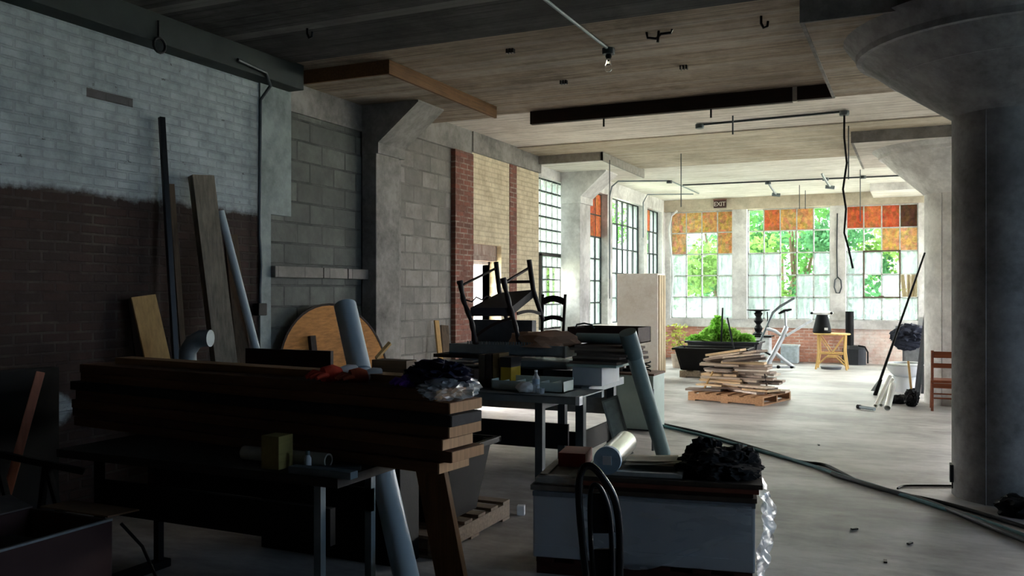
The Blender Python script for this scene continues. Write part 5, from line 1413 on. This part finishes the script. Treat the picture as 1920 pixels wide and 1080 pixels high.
o_ = PY(1722, 600, gy2 + .3)
tag(MB().bar((o_.x, gy2 + .35, GH), (o_.x + .06, gy2 + .4, GH + .42), .1, .02, (1, 0, 0)).build('pale_board', plain((190, 192, 190), .7)), 'pale board standing on the locker behind the dark clothes', 'board')
# dark strips leaning beside the column
for k, (u0, v0, u1, v1, lb) in enumerate(((1737, 575, 1716, 744, 'leftmost of the dark metal strips leaning on the far column'), (1740, 590, 1722, 742, 'second of the dark metal strips leaning on the far column'), (1742, 600, 1729, 738, 'third of the dark metal strips leaning on the far column'), (1744, 610, 1736, 735, 'rightmost of the dark metal strips leaning on the far column'))):
    b = PZ(u1, v1); t_ = P(u0, v0, b.y * CA - b.x * SA + .25)
    tag(MB().bar(b, t_, .045, .02, (1, 0, 0)).build('metal_strip', m_darkmetal if k % 2 else plain((70, 72, 76), .5, .3)), lb, 'strip', 'dark strips leaning on the far column')
# white tubes heap
for k, (u0, v0, u1, v1, r, lb) in enumerate(((1642, 764, 1669, 706, .028, 'leftmost thin white tube leaning together on the floor before the toilet'), (1652, 763, 1673, 712, .03, 'middle white tube leaning on the floor before the toilet'), (1664, 770, 1674, 722, .045, 'thickest white tube leaning on the floor before the toilet'))):
    b = PZ(u0, v0); t_ = P(u1, v1, b.y * CA - b.x * SA + .45)
    b.z = r * .8
    tag(MB().pipe(b, t_, r, r * .8, 16).build('white_tube', plain((214, 214, 206), .5, 0, .08, 8), smooth=40), lb, 'tube', 'white tubes on the floor')
a, b = PZ(1613, 763, .03), PZ(1640, 767, .03)
o = thing('metal_bar', 'short grey bar with a black end lying left of the white tubes', 'bar', at(a, 0))
MB().cyl(a, b, .024, seg=12).build('bar', m_greymetal, o, smooth=40)
MB().cyl(a - (b - a).normalized() * .05, a, .03, seg=12).build('end_cap', m_black, o, smooth=40)
# short brush and black shoe
b = PZ(1709, 762); t_ = P(1703, 677, b.y * CA - b.x * SA + .1)
o = thing('hand_broom', 'short wooden handled broom with a black head standing by the toilet', 'broom', b)
hb = b + Vector((0, 0, .22))
MB().cyl(hb, t_, .016, seg=10).build('handle', m_ply, o, smooth=40)
MB().blob(b + Vector((0, 0, .12)), (.1, .09, .13), 14, .25, 3, 4, floor=.003).build('bristles', m_black, o, smooth=30)
p = PZ(1689, 758)
tag(MB().blob(p + Vector((-.02, .05, .06)), (.14, .08, .07), 19, .3, 2, 4, floor=.003).build('black_rag', m_black, smooth=40), 'black rag on the floor left of the short broom', 'rag')
# wooden chair beside the columns
m_ch = wood((120, 62, 36), 'x', rough=.45, contrast=.3)
cy = 13.55; xl = xat(1748, cy); wd = .42; top = PY(1748, 657, cy).z
o = thing('slat_back_chair', 'reddish brown wooden chair with slatted back beside the near column', 'chair', (xl + wd / 2, cy + .2, 0))
for xx in (xl, xl + wd):
    MB().tube([(xx, cy, 0), (xx, cy + .02, .45), (xx, cy - .03, top)], .019, 8).build('back_post', m_ch, o, smooth=40)
    MB().cyl((xx - .01, cy + .38, 0), (xx, cy + .38, .42), .018, seg=8).build('front_leg', m_ch, o, smooth=40)
    MB().cyl((xx, cy + .02, .2), (xx, cy + .37, .2), .011, seg=6).build('side_rung', m_ch, o)
sz = PY(1765, 716, cy).z
MB().bb((xl - .02, cy - .01, sz - .02), (xl + wd + .02, cy + .41, sz + .02), .01).build('seat', m_ch, o)
for v0, v1 in ((659, 671), (681, 690)):
    z1, z0 = PY(1765, v0, cy).z, PY(1765, v1, cy).z
    MB().bb((xl, cy - .03, z0), (xl + wd, cy - .012, z1), .004).build('back_slat', m_ch, o)
MB().bb((xl, cy, sz - .09), (xl + wd, cy + .02, sz - .025)).build('apron', m_ch, o)
for zz in (.18, .24): MB().cyl((xl, cy + .01, zz), (xl + wd, cy + .01, zz), .011, seg=6).build('rung', m_ch, o)

# ---------------- floor cables, column box and bag
def cable(pts, r, mat, label, z=None):
    q = [PZ(u, v, r) for u, v in pts]
    q = [at(p, r + .001) for p in q]
    tag(MB().tube(smoothline(q, 2), r, 8).build('floor_cable', mat, smooth=60), label, 'cable')
cable([(1150, 772), (1245, 796), (1320, 812), (1400, 835), (1455, 852), (1505, 868), (1545, 870), (1575, 885), (1612, 905), (1680, 925), (1760, 940), (1850, 966), (1990, 1010)], .016, m_black, 'black cable running across the open floor with a hump in the middle')
cable([(1148, 774), (1248, 800), (1340, 822), (1450, 852), (1520, 872), (1580, 893), (1650, 914), (1740, 944), (1840, 975), (1990, 1030)], .017, plain((70, 120, 128), .6), 'blue green hose running across the floor beside the black cable')
cable([(1560, 888), (1650, 916), (1720, 934), (1780, 955), (1850, 985), (1990, 1040)], .02, m_darkmetal, 'thick dark hose joining the cables toward the near column')
cable([(1683, 916), (1692, 911), (1710, 910.5), (1790, 911)], .009, m_black, 'thin cord running along the floor to the box on the near column')
c = PY(1787, 885, 7.98); xw = .67 - .376
o = thing('outlet_box', 'dark metal outlet box on the side of the near column', 'outlet box', (xw - .02, 8.05, c.z - .1))
MB().bb((xw - .05, 8.0, PY(1787, 905, 8.0).z), (xw, 8.12, PY(1787, 872, 8.0).z), .006).build('box', m_darkmetal, o)
MB().bb((xw - .035, 8.02, PY(1787, 917, 8.0).z), (xw, 8.1, PY(1787, 906, 8.0).z - .002), .004).build('plug', m_black, o)
p = PZ(1915, 968)
tag(MB().blob((p.x, p.y + .02, .05), (.16, .12, .1), 51, .3, 2, 4, floor=.003).build('black_sack', m_black, smooth=40), 'black sack lying at the foot of the near column', 'sack')
rnd = random.Random(3)
for k, (u, v, lb) in enumerate(((1602, 993, 'dark crumb on the bare floor nearest the bottom edge, right of centre'), (1660, 1054, 'dark flat chip on the floor at the bottom right'), (1706, 1020, 'small dark chip right of the other floor chips'), (1535, 835, 'tiny scrap on the floor beyond the cables'))):
    p = PZ(u, v); tag(MB().box((p.x, p.y, .006), (.05, .02, .01), rz=rnd.uniform(0, 3)).build('floor_chip', m_blackmetal), lb, 'debris', 'chips on the bare floor')
